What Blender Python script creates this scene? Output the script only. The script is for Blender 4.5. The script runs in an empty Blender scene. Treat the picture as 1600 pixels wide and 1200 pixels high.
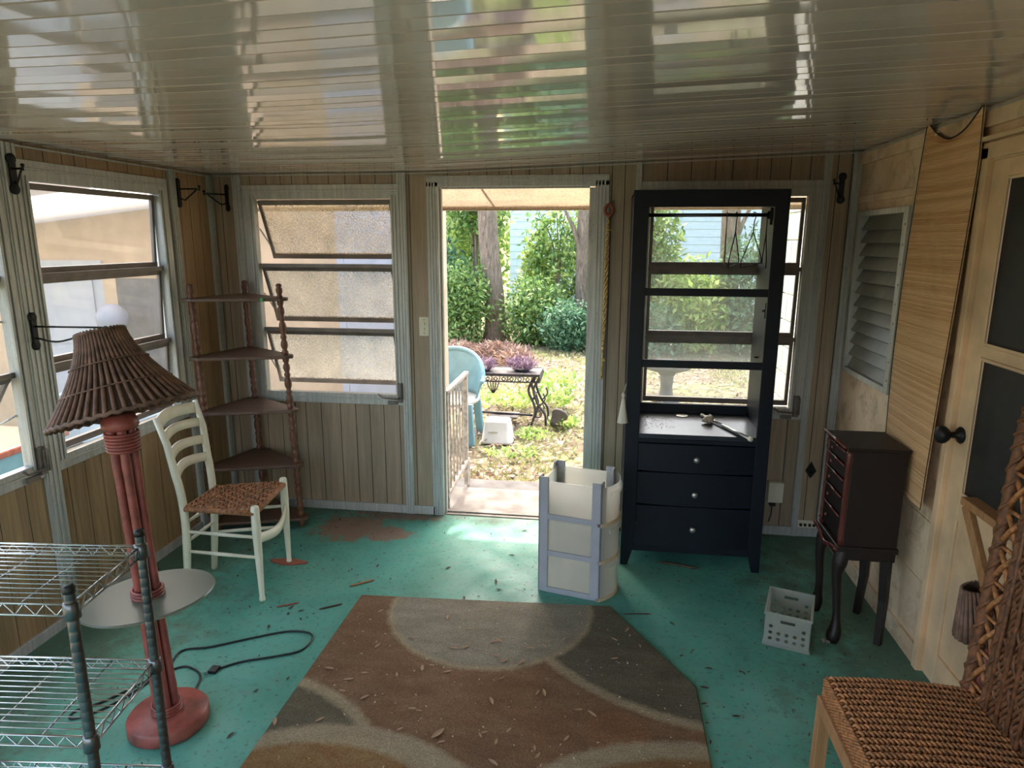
import bpy, bmesh, math, random
import numpy as np
from mathutils import Vector, Matrix
random.seed(7); rng = np.random.default_rng(7)
scn = bpy.context.scene
COL = scn.collection
PI = math.pi

# ------------------------------------------------------------------ camera
cam_d = bpy.data.cameras.new('camera'); cam = bpy.data.objects.new('camera', cam_d); COL.objects.link(cam)
PITCH, YAW, ROLL = math.radians(-12.042), math.radians(7.912), math.radians(0.13)
_f = Vector((-math.sin(YAW)*math.cos(PITCH), math.cos(YAW)*math.cos(PITCH), math.sin(PITCH)))
_r = Vector((math.cos(YAW), math.sin(YAW), 0)); _u = _r.cross(_f)
_r2 = _r*math.cos(ROLL)+_u*math.sin(ROLL); _u2 = -_r*math.sin(ROLL)+_u*math.cos(ROLL)
M = Matrix((( _r2.x,_u2.x,-_f.x,0.6787),(_r2.y,_u2.y,-_f.y,-3.9339),(_r2.z,_u2.z,-_f.z,1.7115),(0,0,0,1)))
cam.matrix_world = M
cam_d.sensor_fit = 'HORIZONTAL'; cam_d.sensor_width = 36.0; cam_d.lens = 36.0*1053.99/1600
cam_d.clip_start = 0.05; cam_d.clip_end = 300
scn.camera = cam

# ------------------------------------------------------------------ sky, sun, exposure
world = bpy.data.worlds.new('sky'); scn.world = world; world.use_nodes = True
wn = world.node_tree.nodes; wl = world.node_tree.links
bg = wn['Background']; sky = wn.new('ShaderNodeTexSky'); sky.sky_type = 'NISHITA'
sky.sun_disc = False; sky.sun_elevation = math.radians(56); sky.sun_rotation = math.radians(-6)
sky.air_density = 1.0; sky.dust_density = 4.0; sky.ozone_density = 1.0
tint = wn.new('ShaderNodeMix'); tint.data_type = 'RGBA'; tint.blend_type = 'MULTIPLY'; tint.inputs[0].default_value = 1.0; tint.inputs[7].default_value = (1.06, 1.0, 0.90, 1)
wl.new(sky.outputs[0], tint.inputs[6]); wl.new(tint.outputs[2], bg.inputs[0]); bg.inputs[1].default_value = 0.55
sun_d = bpy.data.lights.new('sun', 'SUN'); sun_d.energy = 3.2; sun_d.angle = math.radians(0.6); sun_d.color = (1.0, 0.95, 0.86)
sun = bpy.data.objects.new('sun', sun_d); COL.objects.link(sun)
SUN = Vector((-0.113, 1.0, 1.48)).normalized()
sun.rotation_euler = SUN.to_track_quat('Z', 'Y').to_euler()
scn.view_settings.view_transform = 'Standard'; scn.view_settings.look = 'None'
scn.view_settings.exposure = 1.4; scn.view_settings.gamma = 1.0; scn.view_settings.use_curve_mapping = False
cy = scn.cycles
cy.use_denoising = True
cy.max_bounces = 12; cy.diffuse_bounces = 6; cy.glossy_bounces = 4; cy.transmission_bounces = 8; cy.transparent_max_bounces = 24
cy.sample_clamp_indirect = 8.0; cy.caustics_reflective = False; cy.caustics_refractive = False

# ------------------------------------------------------------------ room numbers (metres, inner faces)
XL, XR, YB, YF = -1.701, 1.990, 0.0, -5.30
GZ = -0.18
def ceil_z(x): return 2.093 + 0.034*0.12*math.log1p(math.exp((x+0.35)/0.12))

# ------------------------------------------------------------------ mesh building helpers
def V3(p): return Vector(p)
class MB:
    def __init__(s, xf=None): s.v = []; s.f = []; s.m = []; s.s = []; s.xf = xf; s.mi = 0
    def add(s, vs, fs, sm=False, mi=None):
        b = len(s.v)
        for p in vs:
            s.v.append(tuple(s.xf(p)) if s.xf else tuple(p))
        for f in fs:
            s.f.append(tuple(i+b for i in f)); s.m.append(s.mi if mi is None else mi); s.s.append(sm)
    def hexa(s, c, mi=None):      # 8 corners: bottom 4 ring, top 4 ring
        s.add(c, [(0,3,2,1),(4,5,6,7),(0,1,5,4),(1,2,6,5),(2,3,7,6),(3,0,4,7)], mi=mi)
    def box(s, a, b, mi=None):
        (x0,y0,z0),(x1,y1,z1) = a, b
        s.hexa([(x0,y0,z0),(x1,y0,z0),(x1,y1,z0),(x0,y1,z0),(x0,y0,z1),(x1,y0,z1),(x1,y1,z1),(x0,y1,z1)], mi)
    def bar(s, p, q, w, h, up=(0,0,1), mi=None):   # rectangular bar from p to q
        p, q = V3(p), V3(q); d = (q-p).normalized(); u = V3(up)
        if abs(d.dot(u)) > 0.98: u = V3((0,1,0))
        sx = d.cross(u).normalized(); sz = sx.cross(d).normalized()
        c = []
        for e in (p, q):
            for a, b2 in ((-1,-1),(1,-1),(1,1),(-1,1)): c.append(e + sx*a*w/2 + sz*b2*h/2)
        s.add(c, [(0,3,2,1),(4,5,6,7),(0,1,5,4),(1,2,6,5),(2,3,7,6),(3,0,4,7)], mi=mi)
    def tube(s, pts, r, n=8, closed=False, sm=True, mi=None, caps=True):
        P = [V3(p) for p in pts]; N = len(P)
        rs = r if isinstance(r, (list, tuple)) else [r]*N
        prev = None; vs = []
        for i in range(N):
            if closed: t = (P[(i+1) % N]-P[i-1])
            else: t = P[min(i+1,N-1)]-P[max(i-1,0)]
            if t.length < 1e-9: t = V3((0,0,1))
            t.normalize()
            if prev is None:
                a = V3((0,0,1)) if abs(t.z) < 0.9 else V3((1,0,0)); u = t.cross(a).normalized()
            else:
                u = prev - t*prev.dot(t)
                if u.length < 1e-6: u = t.orthogonal()
                u.normalize()
            prev = u; w = t.cross(u)
            for k in range(n):
                an = 2*PI*k/n; vs.append(P[i] + (u*math.cos(an)+w*math.sin(an))*rs[i])
        fs = []
        for i in range(N if closed else N-1):
            j = (i+1) % N
            for k in range(n):
                l = (k+1) % n; fs.append((i*n+k, i*n+l, j*n+l, j*n+k))
        if not closed and caps:
            fs.append(tuple(range(n-1,-1,-1))); fs.append(tuple((N-1)*n+k for k in range(n)))
        s.add(vs, fs, sm, mi)
    def lathe(s, prof, base=(0,0,0), axis=(0,0,1), n=20, sm=True, mi=None, caps=True):   # prof: (radius, distance along axis)
        a = V3(axis).normalized(); u = a.orthogonal().normalized(); w = a.cross(u); o = V3(base); vs = []
        for r, h in prof:
            for k in range(n):
                an = 2*PI*k/n; vs.append(o + a*h + (u*math.cos(an)+w*math.sin(an))*r)
        fs = []
        for i in range(len(prof)-1):
            for k in range(n):
                l = (k+1) % n; fs.append((i*n+k, i*n+l, (i+1)*n+l, (i+1)*n+k))
        if caps:
            fs.append(tuple(range(n-1,-1,-1))); fs.append(tuple((len(prof)-1)*n+k for k in range(n)))
        s.add(vs, fs, sm, mi)
    def prism(s, poly, z0, z1, plane='xy', mi=None):     # extrude 2D polygon
        def m(p, h):
            return {'xy':(p[0],p[1],h),'xz':(p[0],h,p[1]),'yz':(h,p[0],p[1])}[plane]
        n = len(poly)
        vs = [m(p,z0) for p in poly]+[m(p,z1) for p in poly]
        s.add(vs, [tuple(range(n-1,-1,-1)), tuple(range(n,2*n))]+[(i,(i+1)%n,n+(i+1)%n,n+i) for i in range(n)], mi=mi)
    def grid(s, fn, nu, nv, sm=True, mi=None):
        vs = [fn(i/nu, j/nv) for j in range(nv+1) for i in range(nu+1)]
        fs = [(j*(nu+1)+i, j*(nu+1)+i+1, (j+1)*(nu+1)+i+1, (j+1)*(nu+1)+i) for j in range(nv) for i in range(nu)]
        s.add(vs, fs, sm, mi)
    def sphere(s, c, r, sc=(1,1,1), n=12, mi=None):
        c = V3(c); vs = []; rows = n//2
        for j in range(rows+1):
            th = PI*j/rows
            for k in range(n):
                ph = 2*PI*k/n
                vs.append((c.x+r*sc[0]*math.sin(th)*math.cos(ph), c.y+r*sc[1]*math.sin(th)*math.sin(ph), c.z+r*sc[2]*math.cos(th)))
        s.add(vs, [(j*n+k, (j+1)*n+k, (j+1)*n+(k+1)%n, j*n+(k+1)%n) for j in range(rows) for k in range(n)], True, mi)
    def mesh(s, name, mats, org=(0,0,0), fix=True):
        me = bpy.data.meshes.new(name); o = V3(org)
        me.from_pydata([tuple(V3(p)-o) for p in s.v], [], s.f)
        for mt in (mats if isinstance(mats, (list, tuple)) else [mats]): me.materials.append(mt)
        me.polygons.foreach_set('material_index', s.m); me.polygons.foreach_set('use_smooth', s.s)
        if fix:
            bm = bmesh.new(); bm.from_mesh(me)
            bmesh.ops.recalc_face_normals(bm, faces=bm.faces); bm.to_mesh(me); bm.free()
        me.update()
        return me

def wloc(o):
    p = V3((0,0,0))
    while o is not None: p += o.location; o = o.parent
    return p
def tag(o, label=None, cat=None, group=None, kind=None):
    if label: o['label'] = label
    if cat: o['category'] = cat
    if group: o['group'] = group
    if kind: o['kind'] = kind
    return o
def thing(name, label, cat, loc=(0,0,0), group=None, kind=None):
    o = bpy.data.objects.new(name, None); o.empty_display_size = 0.05; COL.objects.link(o); o.location = loc
    return tag(o, label, cat, group, kind)
def part(name, mb, mat, parent=None, label=None, bevel=0, origin=None, fix=True, seg=2):
    org = wloc(parent) if parent is not None else V3(origin or (0,0,0))
    o = bpy.data.objects.new(name, mb.mesh(name, mat, org, fix)); COL.objects.link(o)
    if parent is not None: o.parent = parent
    else: o.location = org
    if bevel:
        b = o.modifiers.new('bevel', 'BEVEL'); b.width = bevel; b.segments = seg; b.limit_method = 'ANGLE'; b.angle_limit = math.radians(40)
    if label: o['label'] = label
    return o
def struct(name, mb, mat, parent=None, bevel=0):
    o = part(name, mb, mat, parent, bevel=bevel)
    if parent is None: o['kind'] = 'structure'
    return o
def holed_plate(outer, holes, t):
    """flat plate (2D outline with holes) of thickness t around z=0, as (verts, faces)"""
    cu = bpy.data.curves.new('plate', 'CURVE'); cu.dimensions = '2D'; cu.fill_mode = 'BOTH'; cu.extrude = t/2
    for poly in [outer]+holes:
        sp = cu.splines.new('POLY'); sp.points.add(len(poly)-1); sp.use_cyclic_u = True
        for i, (x, y) in enumerate(poly): sp.points[i].co = (x, y, 0, 1)
    ob = bpy.data.objects.new('plate', cu); COL.objects.link(ob)
    dg = bpy.context.evaluated_depsgraph_get(); me = bpy.data.meshes.new_from_object(ob.evaluated_get(dg))
    vs = [tuple(v.co) for v in me.vertices]; fs = [tuple(p.vertices) for p in me.polygons]
    bpy.data.objects.remove(ob); bpy.data.curves.remove(cu); bpy.data.meshes.remove(me)
    return vs, fs
def circle(cx, cy_, r, n=14): return [(cx+r*math.cos(2*PI*k/n), cy_+r*math.sin(2*PI*k/n)) for k in range(n)]
def bez(p0, p1, p2, n=10):
    p0, p1, p2 = V3(p0), V3(p1), V3(p2)
    return [p0*(1-t)**2+p1*2*t*(1-t)+p2*t*t for t in [i/n for i in range(n+1)]]
def spline(pts, n=8):       # Catmull-Rom
    P = [V3(p) for p in pts]; P = [P[0]*2-P[1]]+P+[P[-1]*2-P[-2]]; out = []
    for i in range(1, len(P)-2):
        a, b, c, d = P[i-1:i+3]
        for k in range(n):
            t = k/n; out.append(0.5*((2*b)+(c-a)*t+(2*a-5*b+4*c-d)*t*t+(3*b-3*c+d-a)*t**3))
    out.append(P[-2]); return out

# ------------------------------------------------------------------ materials
def lin(c):
    c = [x/255 for x in c]
    return tuple([x/12.92 if x <= 0.04045 else ((x+0.055)/1.055)**2.4 for x in c])+(1,)
def newmat(name):
    m = bpy.data.materials.new(name); m.use_nodes = True
    return m, m.node_tree.nodes, m.node_tree.links, m.node_tree.nodes['Principled BSDF']
def tex(n, l, scale=(1,1,1), coord='Object', rot=(0,0,0)):
    tc = n.new('ShaderNodeTexCoord'); mp = n.new('ShaderNodeMapping'); l.new(tc.outputs[coord], mp.inputs[0])
    mp.inputs['Scale'].default_value = scale; mp.inputs['Rotation'].default_value = rot
    return mp.outputs[0]
def noise(n, l, vec, scale, detail=4, rough=0.55, dist=0):
    t = n.new('ShaderNodeTexNoise'); t.inputs['Scale'].default_value = scale; t.inputs['Detail'].default_value = detail
    t.inputs['Roughness'].default_value = rough; t.inputs['Distortion'].default_value = dist; l.new(vec, t.inputs['Vector']); return t.outputs['Fac']
def ramp(n, l, fac, stops):
    r = n.new('ShaderNodeValToRGB'); e = r.color_ramp.elements
    while len(e) < len(stops): e.new(0.5)
    for i, (p, c) in enumerate(stops): e[i].position = p; e[i].color = c if len(c) == 4 else lin(c)
    l.new(fac, r.inputs[0]); return r.outputs[0]
def mix(n, l, fac, a, b, mode='MIX'):
    m = n.new('ShaderNodeMix'); m.data_type = 'RGBA'; m.blend_type = mode
    for i, v in ((0, fac), (6, a), (7, b)):
        if hasattr(v, 'is_linked'): l.new(v, m.inputs[i])
        else: m.inputs[i].default_value = v if i == 0 else (v if len(v) == 4 else lin(v))
    return m.outputs[2]
def math_(n, l, op, a, b=None, c=None):
    m = n.new('ShaderNodeMath'); m.operation = op
    for i, v in enumerate((a, b, c)):
        if v is None: continue
        if hasattr(v, 'is_linked'): l.new(v, m.inputs[i])
        else: m.inputs[i].default_value = v
    return m.outputs[0]
def bump(n, l, h, strength, p, dist=0.01):
    b = n.new('ShaderNodeBump'); b.inputs['Strength'].default_value = strength; b.inputs['Distance'].default_value = dist
    l.new(h, b.inputs['Height']); l.new(b.outputs[0], p.inputs['Normal'])
def plain(name, c, rough=0.5, metal=0, var=0.12, scale=9, bmp=0, spec=None, coat=0):
    m, n, l, p = newmat(name); v = tex(n, l); f = noise(n, l, v, scale, 5)
    a = [max(0, x*(1-var)) for x in c]; b = [min(255, x*(1+var)) for x in c]
    l.new(ramp(n, l, f, [(0.3, a), (0.7, b)]), p.inputs['Base Color'])
    p.inputs['Roughness'].default_value = rough; p.inputs['Metallic'].default_value = metal
    if spec is not None: p.inputs['Specular IOR Level'].default_value = spec
    if coat: p.inputs['Coat Weight'].default_value = coat
    if bmp: bump(n, l, noise(n, l, v, scale*6, 4), bmp, p)
    return m
def wood(name, c1, c2, axis='z', rough=0.5, k=1.0, bmp=0.15):
    m, n, l, p = newmat(name)
    s = {'x': (1.5*k,26*k,26*k), 'y': (26*k,1.5*k,26*k), 'z': (26*k,26*k,1.5*k)}[axis]
    v = tex(n, l, s); f = noise(n, l, v, 2.2, 6, 0.62, 0.6); big = noise(n, l, tex(n, l), 2.0, 3)
    col = ramp(n, l, f, [(0.28, c1), (0.5, [(a+b)/2 for a, b in zip(c1, c2)]), (0.72, c2)])
    col = mix(n, l, math_(n, l, 'MULTIPLY', big, 0.35), col, [x*0.6 for x in c1])
    l.new(col, p.inputs['Base Color']); p.inputs['Roughness'].default_value = rough
    bump(n, l, f, bmp, p, 0.003); return m
def front_fresnel(n, l, ior):
    """reflection of a thin sheet, counted on its outer faces only"""
    fr = n.new('ShaderNodeFresnel'); fr.inputs['IOR'].default_value = ior; g = n.new('ShaderNodeNewGeometry')
    return math_(n, l, 'MULTIPLY', fr.outputs[0], math_(n, l, 'SUBTRACT', 1.0, g.outputs['Backfacing']))
def glass(name, haze=0.1, hcol=(205,205,200), speck=0.0, grey=(244,246,246), streak=0.0):
    """thin window pane: clear + fresnel gloss, with a film of dust and dirt that scatters light"""
    m, n, l, p = newmat(name); out = n['Material Output']; n.remove(p)
    tr = n.new('ShaderNodeBsdfTransparent'); tr.inputs[0].default_value = lin(grey)
    gl = n.new('ShaderNodeBsdfGlossy'); gl.inputs['Roughness'].default_value = 0.03
    mx = n.new('ShaderNodeMixShader'); l.new(front_fresnel(n, l, 1.45), mx.inputs[0]); l.new(tr.outputs[0], mx.inputs[1]); l.new(gl.outputs[0], mx.inputs[2])
    df = n.new('ShaderNodeBsdfDiffuse'); tl = n.new('ShaderNodeBsdfTranslucent')
    v = tex(n, l)
    dirt = ramp(n, l, noise(n, l, v, 7, 5), [(0.3, hcol), (0.75, [x*0.8 for x in hcol])])
    if streak:
        st = noise(n, l, tex(n, l, (9,9,0.8)), 1.3, 4)
        dirt = mix(n, l, ramp(n, l, st, [(0.55, (0,0,0)), (0.68, (150,150,150))]), dirt, (122,122,92))
    l.new(dirt, df.inputs[0]); l.new(dirt, tl.inputs[0])
    dm = n.new('ShaderNodeMixShader'); dm.inputs[0].default_value = 0.72; l.new(df.outputs[0], dm.inputs[1]); l.new(tl.outputs[0], dm.inputs[2])
    amt = math_(n, l, 'MULTIPLY_ADD', noise(n, l, v, 3.0, 5, 0.6), haze*0.9, haze*0.55)
    if speck:
        sp = ramp(n, l, noise(n, l, v, 95, 2, 0.5), [(0.46, (0,0,0)), (0.6, (255,255,255))])
        amt = math_(n, l, 'MAXIMUM', amt, math_(n, l, 'MULTIPLY', sp, speck))
    fm = n.new('ShaderNodeMixShader'); l.new(amt, fm.inputs[0]); l.new(mx.outputs[0], fm.inputs[1]); l.new(dm.outputs[0], fm.inputs[2])
    l.new(fm.outputs[0], out.inputs[0]); return m
def frosted(name, c, clear=0.25, rough=0.3, speck=None):
    m, n, l, p = newmat(name); out = n['Material Output']; n.remove(p)
    tr = n.new('ShaderNodeBsdfTransparent'); tr.inputs[0].default_value = lin(c)
    tl = n.new('ShaderNodeBsdfTranslucent'); tl.inputs[0].default_value = lin(c)
    df = n.new('ShaderNodeBsdfDiffuse'); df.inputs[0].default_value = lin(c)
    gl = n.new('ShaderNodeBsdfGlossy'); gl.inputs['Roughness'].default_value = rough
    a = n.new('ShaderNodeMixShader'); a.inputs[0].default_value = 0.22; l.new(tl.outputs[0], a.inputs[1]); l.new(df.outputs[0], a.inputs[2])
    b = n.new('ShaderNodeMixShader'); b.inputs[0].default_value = clear; l.new(a.outputs[0], b.inputs[1]); l.new(tr.outputs[0], b.inputs[2])
    if speck:
        sc = ramp(n, l, noise(n, l, tex(n, l), 70, 3, 0.6), [(0.5, c), (0.66, speck)]); l.new(sc, tl.inputs[0]); l.new(sc, df.inputs[0])
    c_ = n.new('ShaderNodeMixShader')
    l.new(front_fresnel(n, l, 1.4), c_.inputs[0]); l.new(b.outputs[0], c_.inputs[1]); l.new(gl.outputs[0], c_.inputs[2])
    l.new(c_.outputs[0], out.inputs[0]); return m
def leafmat(name, cols, trans=0.35, rough=0.5):
    m, n, l, p = newmat(name); out = n['Material Output']
    g = n.new('ShaderNodeNewGeometry')
    k = len(cols); c = ramp(n, l, g.outputs['Random Per Island'], [((i+0.5)/k, cc) for i, cc in enumerate(cols)])
    l.new(c, p.inputs['Base Color']); p.inputs['Roughness'].default_value = rough
    tl = n.new('ShaderNodeBsdfTranslucent'); l.new(c, tl.inputs[0])
    mx = n.new('ShaderNodeMixShader'); mx.inputs[0].default_value = trans; l.new(p.outputs[0], mx.inputs[1]); l.new(tl.outputs[0], mx.inputs[2])
    l.new(mx.outputs[0], out.inputs[0]); return m

def mat_floor():
    m, n, l, p = newmat('painted_concrete'); v = tex(n, l)
    base = ramp(n, l, noise(n, l, v, 1.6, 6, 0.6), [(0.3, (70,134,118)), (0.5, (88,158,142)), (0.72, (110,174,158))])
    scuff = ramp(n, l, noise(n, l, v, 13, 6, 0.7), [(0.5, (0,0,0)), (0.75, (255,255,255))])
    base = mix(n, l, math_(n, l, 'MULTIPLY', scuff, 0.45), base, (118,134,124))
    dark = ramp(n, l, noise(n, l, v, 46, 3, 0.6), [(0.57, (0,0,0)), (0.72, (255,255,255))])
    base = mix(n, l, math_(n, l, 'MULTIPLY', dark, 0.55), base, (58,66,56))
    def blob(cx, cy_, r, s=1.0, sy=1.0):
        sx = n.new('ShaderNodeSeparateXYZ'); l.new(v, sx.inputs[0])
        dx = math_(n, l, 'SUBTRACT', sx.outputs[0], cx); dy = math_(n, l, 'MULTIPLY', math_(n, l, 'SUBTRACT', sx.outputs[1], cy_), sy)
        d = math_(n, l, 'SQRT', math_(n, l, 'ADD', math_(n, l, 'MULTIPLY', dx, dx), math_(n, l, 'MULTIPLY', dy, dy)))
        return math_(n, l, 'SUBTRACT', 1.0, math_(n, l, 'DIVIDE', d, r))
    # worn patch of bare earth-red concrete by the wall
    b1 = math_(n, l, 'MAXIMUM', blob(-0.82, -0.26, 0.30, sy=1.0), blob(-0.58, -0.33, 0.24, sy=1.6)); b1 = math_(n, l, 'MAXIMUM', b1, math_(n, l, 'SUBTRACT', blob(-0.55, -0.06, 0.42, sy=4.0), 0.1))
    w = math_(n, l, 'ADD', b1, math_(n, l, 'MULTIPLY_ADD', noise(n, l, v, 14, 6, 0.7), 1.7, -1.0))
    base = mix(n, l, ramp(n, l, w, [(0.14, (0,0,0)), (0.26, (225,225,225))]), base, (150,104,86))
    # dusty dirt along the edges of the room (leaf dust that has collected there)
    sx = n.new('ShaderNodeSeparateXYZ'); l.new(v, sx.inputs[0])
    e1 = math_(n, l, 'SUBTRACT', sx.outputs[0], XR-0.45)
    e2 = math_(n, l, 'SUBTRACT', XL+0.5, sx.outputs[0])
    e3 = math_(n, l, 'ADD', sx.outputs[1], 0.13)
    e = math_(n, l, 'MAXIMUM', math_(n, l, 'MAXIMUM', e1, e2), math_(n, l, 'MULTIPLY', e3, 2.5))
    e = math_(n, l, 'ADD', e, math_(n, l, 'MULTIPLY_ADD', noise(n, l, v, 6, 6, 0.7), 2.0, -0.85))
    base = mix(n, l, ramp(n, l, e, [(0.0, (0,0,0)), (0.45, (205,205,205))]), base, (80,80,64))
    l.new(base, p.inputs['Base Color']); p.inputs['Specular IOR Level'].default_value = 0.3
    l.new(ramp(n, l, noise(n, l, v, 5, 5), [(0.3, (165,165,165)), (0.7, (215,215,215))]), p.inputs['Roughness'])
    bump(n, l, noise(n, l, v, 60, 5), 0.12, p, 0.004); return m
def mat_panel(name, c1, c2, ax):
    """vinyl wood-grain sheet panelling; every plank has its own tone"""
    m, n, l, p = newmat(name); s = (1,1,1)
    v = tex(n, l, (34,34,1.6)); f = noise(n, l, v, 1.5, 6, 0.62, 1.2)
    sx = n.new('ShaderNodeSeparateXYZ'); l.new(tex(n, l), sx.inputs[0])
    pl = math_(n, l, 'FLOOR', math_(n, l, 'DIVIDE', sx.outputs[ax], 0.1015))
    wn_ = n.new('ShaderNodeTexWhiteNoise'); wn_.noise_dimensions = '1D'; l.new(pl, wn_.inputs['W'])
    col = ramp(n, l, f, [(0.3, c1), (0.7, c2)])
    col = mix(n, l, math_(n, l, 'MULTIPLY', wn_.outputs['Value'], 0.30), col, [x*0.66 for x in c1])
    dirt = ramp(n, l, noise(n, l, tex(n, l, (3,3,0.8)), 2.2, 5), [(0.45, (0,0,0)), (0.8, (120,120,120))])
    col = mix(n, l, dirt, col, (110,104,96))
    l.new(col, p.inputs['Base Color']); p.inputs['Roughness'].default_value = 0.42
    bump(n, l, f, 0.08, p, 0.002); return m
def mat_alu():
    m, n, l, p = newmat('weathered_aluminium'); v = tex(n, l)
    c = ramp(n, l, noise(n, l, tex(n, l, (30,30,2)), 2, 5, 0.65), [(0.3, (168,167,164)), (0.7, (204,203,199))])
    sp = ramp(n, l, noise(n, l, v, 40, 5, 0.7), [(0.56, (0,0,0)), (0.74, (160,160,160))])
    c = mix(n, l, sp, c, (112,106,98)); l.new(c, p.inputs['Base Color'])
    p.inputs['Metallic'].default_value = 0.25; p.inputs['Roughness'].default_value = 0.42
    bump(n, l, noise(n, l, v, 50, 4), 0.1, p, 0.002); return m
def mat_ceiling():
    m, n, l, p = newmat('white_enamelled_aluminium'); v = tex(n, l)
    c = ramp(n, l, noise(n, l, v, 2, 5, 0.6), [(0.3, (204,190,184)), (0.7, (218,206,200))])
    sp = ramp(n, l, noise(n, l, v, 24, 3, 0.6), [(0.7, (0,0,0)), (0.78, (110,110,110))])
    c = mix(n, l, sp, c, (104,94,84)); l.new(c, p.inputs['Base Color'])
    p.inputs['Roughness'].default_value = 0.07; p.inputs['Specular IOR Level'].default_value = 0.9; p.inputs['Coat Weight'].default_value = 0.35; p.inputs['Coat Roughness'].default_value = 0.05
    return m
def mat_oldpaint():
    m, n, l, p = newmat('old_cream_paint'); v = tex(n, l)
    c = ramp(n, l, noise(n, l, v, 2.4, 6, 0.65), [(0.28, (186,154,124)), (0.5, (222,194,162)), (0.72, (234,214,188))])
    st = ramp(n, l, noise(n, l, v, 7, 7, 0.72, 0.8), [(0.5, (0,0,0)), (0.7, (215,215,215))])
    c = mix(n, l, st, c, (132,112,90))
    ln = ramp(n, l, noise(n, l, tex(n, l, (8,8,1.2)), 2, 5, 0.7), [(0.6, (0,0,0)), (0.8, (120,120,120))])
    c = mix(n, l, ln, c, (110,92,72))
    l.new(c, p.inputs['Base Color']); p.inputs['Roughness'].default_value = 0.6
    bump(n, l, noise(n, l, v, 18, 6, 0.7), 0.2, p, 0.006); return m
def mat_rug():
    m, n, l, p = newmat('patterned_rug'); v = tex(n, l)
    wob = noise(n, l, v, 30, 4); sx = n.new('ShaderNodeSeparateXYZ'); l.new(v, sx.inputs[0])
    def disc(cx, cy_, r, soft=0.012):     # 1 inside
        dx = math_(n, l, 'SUBTRACT', sx.outputs[0], cx); dy = math_(n, l, 'SUBTRACT', sx.outputs[1], cy_)
        d = math_(n, l, 'SQRT', math_(n, l, 'ADD', math_(n, l, 'MULTIPLY', dx, dx), math_(n, l, 'MULTIPLY', dy, dy)))
        d = math_(n, l, 'ADD', d, math_(n, l, 'MULTIPLY_ADD', wob, 0.03, -0.015))
        mr = n.new('ShaderNodeMapRange'); mr.inputs[1].default_value = r-soft; mr.inputs[2].default_value = r+soft
        mr.inputs[3].default_value = 1; mr.inputs[4].default_value = 0; l.new(d, mr.inputs[0]); return mr.outputs[0]
    g = noise(n, l, tex(n, l, (1,2.4,1)), 5, 5)
    brown = ramp(n, l, g, [(0.35, (126,102,80)), (0.7, (144,120,96))])
    grey = ramp(n, l, g, [(0.35, (146,138,122)), (0.7, (164,156,138))])
    olive = ramp(n, l, g, [(0.35, (104,98,82)), (0.7, (122,114,96))])
    cream = ramp(n, l, g, [(0.35, (162,146,120)), (0.7, (180,164,136))])
    tan = ramp(n, l, g, [(0.35, (142,106,70)), (0.7, (158,130,92))])
    rust = ramp(n, l, g, [(0.35, (130,94,68)), (0.7, (148,112,84))])
    c = mix(n, l, noise(n, l, v, 1.3, 2), brown, rust)
    c = mix(n, l, math_(n, l, 'MULTIPLY', disc(0.76,-1.831,0.110), 0.55), c, (152,108,78))
    c = mix(n, l, math_(n, l, 'MULTIPLY', disc(0.76,-1.831,0.078), 0.9), c, rust)
    c = mix(n, l, disc(1.263,-0.727,1.075), c, cream); c = mix(n, l, disc(1.263,-0.727,1.03), c, olive)
    c = mix(n, l, disc(0.184,-1.076,0.478), c, cream); c = mix(n, l, disc(0.184,-1.076,0.452), c, grey)
    c = mix(n, l, disc(-0.621,-2.356,0.675), c, cream); c = mix(n, l, disc(-0.621,-2.356,0.63), c, olive)
    c = mix(n, l, disc(-0.145,-2.603,0.68), c, cream); c = mix(n, l, disc(-0.195,-2.65,0.63), c, tan)
    c = mix(n, l, disc(1.039,-2.682,0.84), c, cream); c = mix(n, l, disc(1.06,-2.70,0.78), c, tan)
    sp = ramp(n, l, noise(n, l, v, 210, 2), [(0.32, (120,120,120)), (0.68, (255,255,255))])
    c = mix(n, l, 0.5, c, sp, 'MULTIPLY')
    l.new(c, p.inputs['Base Color']); p.inputs['Roughness'].default_value = 0.95; p.inputs['Specular IOR Level'].default_value = 0.1
    hb = math_(n, l, 'ADD', noise(n, l, v, 260, 2), math_(n, l, 'MULTIPLY', noise(n, l, tex(n, l, (2,40,1)), 3, 3), 0.6))
    bump(n, l, hb, 0.7, p, 0.006); return m
def mat_ground():
    m, n, l, p = newmat('yard_soil'); v = tex(n, l)
    c = ramp(n, l, noise(n, l, v, 9, 8, 0.75), [(0.3, (96,80,66)), (0.5, (132,114,96)), (0.7, (156,140,120))])
    gr = ramp(n, l, noise(n, l, v, 0.9, 6, 0.7), [(0.42, (0,0,0)), (0.6, (220,220,220))])
    c = mix(n, l, gr, c, (128,140,84)); l.new(c, p.inputs['Base Color']); p.inputs['Roughness'].default_value = 0.95
    bump(n, l, noise(n, l, v, 22, 7, 0.8), 0.8, p, 0.03); return m
def mat_block():
    m, n, l, p = newmat('painted_concrete_block'); v = tex(n, l)
    c = ramp(n, l, noise(n, l, v, 4, 6, 0.6), [(0.3, (214,208,194)), (0.7, (238,234,224))]); l.new(c, p.inputs['Base Color'])
    p.inputs['Roughness'].default_value = 0.8; bump(n, l, noise(n, l, v, 40, 5), 0.3, p, 0.006); return m
def mat_bark():
    m, n, l, p = newmat('tree_bark'); v = tex(n, l, (9,9,2.2)); f = noise(n, l, v, 2.4, 7, 0.7, 0.8)
    l.new(ramp(n, l, f, [(0.3, (88,76,66)), (0.55, (140,124,110)), (0.75, (178,162,146))]), p.inputs['Base Color'])
    p.inputs['Roughness'].default_value = 0.9; bump(n, l, f, 0.9, p, 0.03); return m
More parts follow.
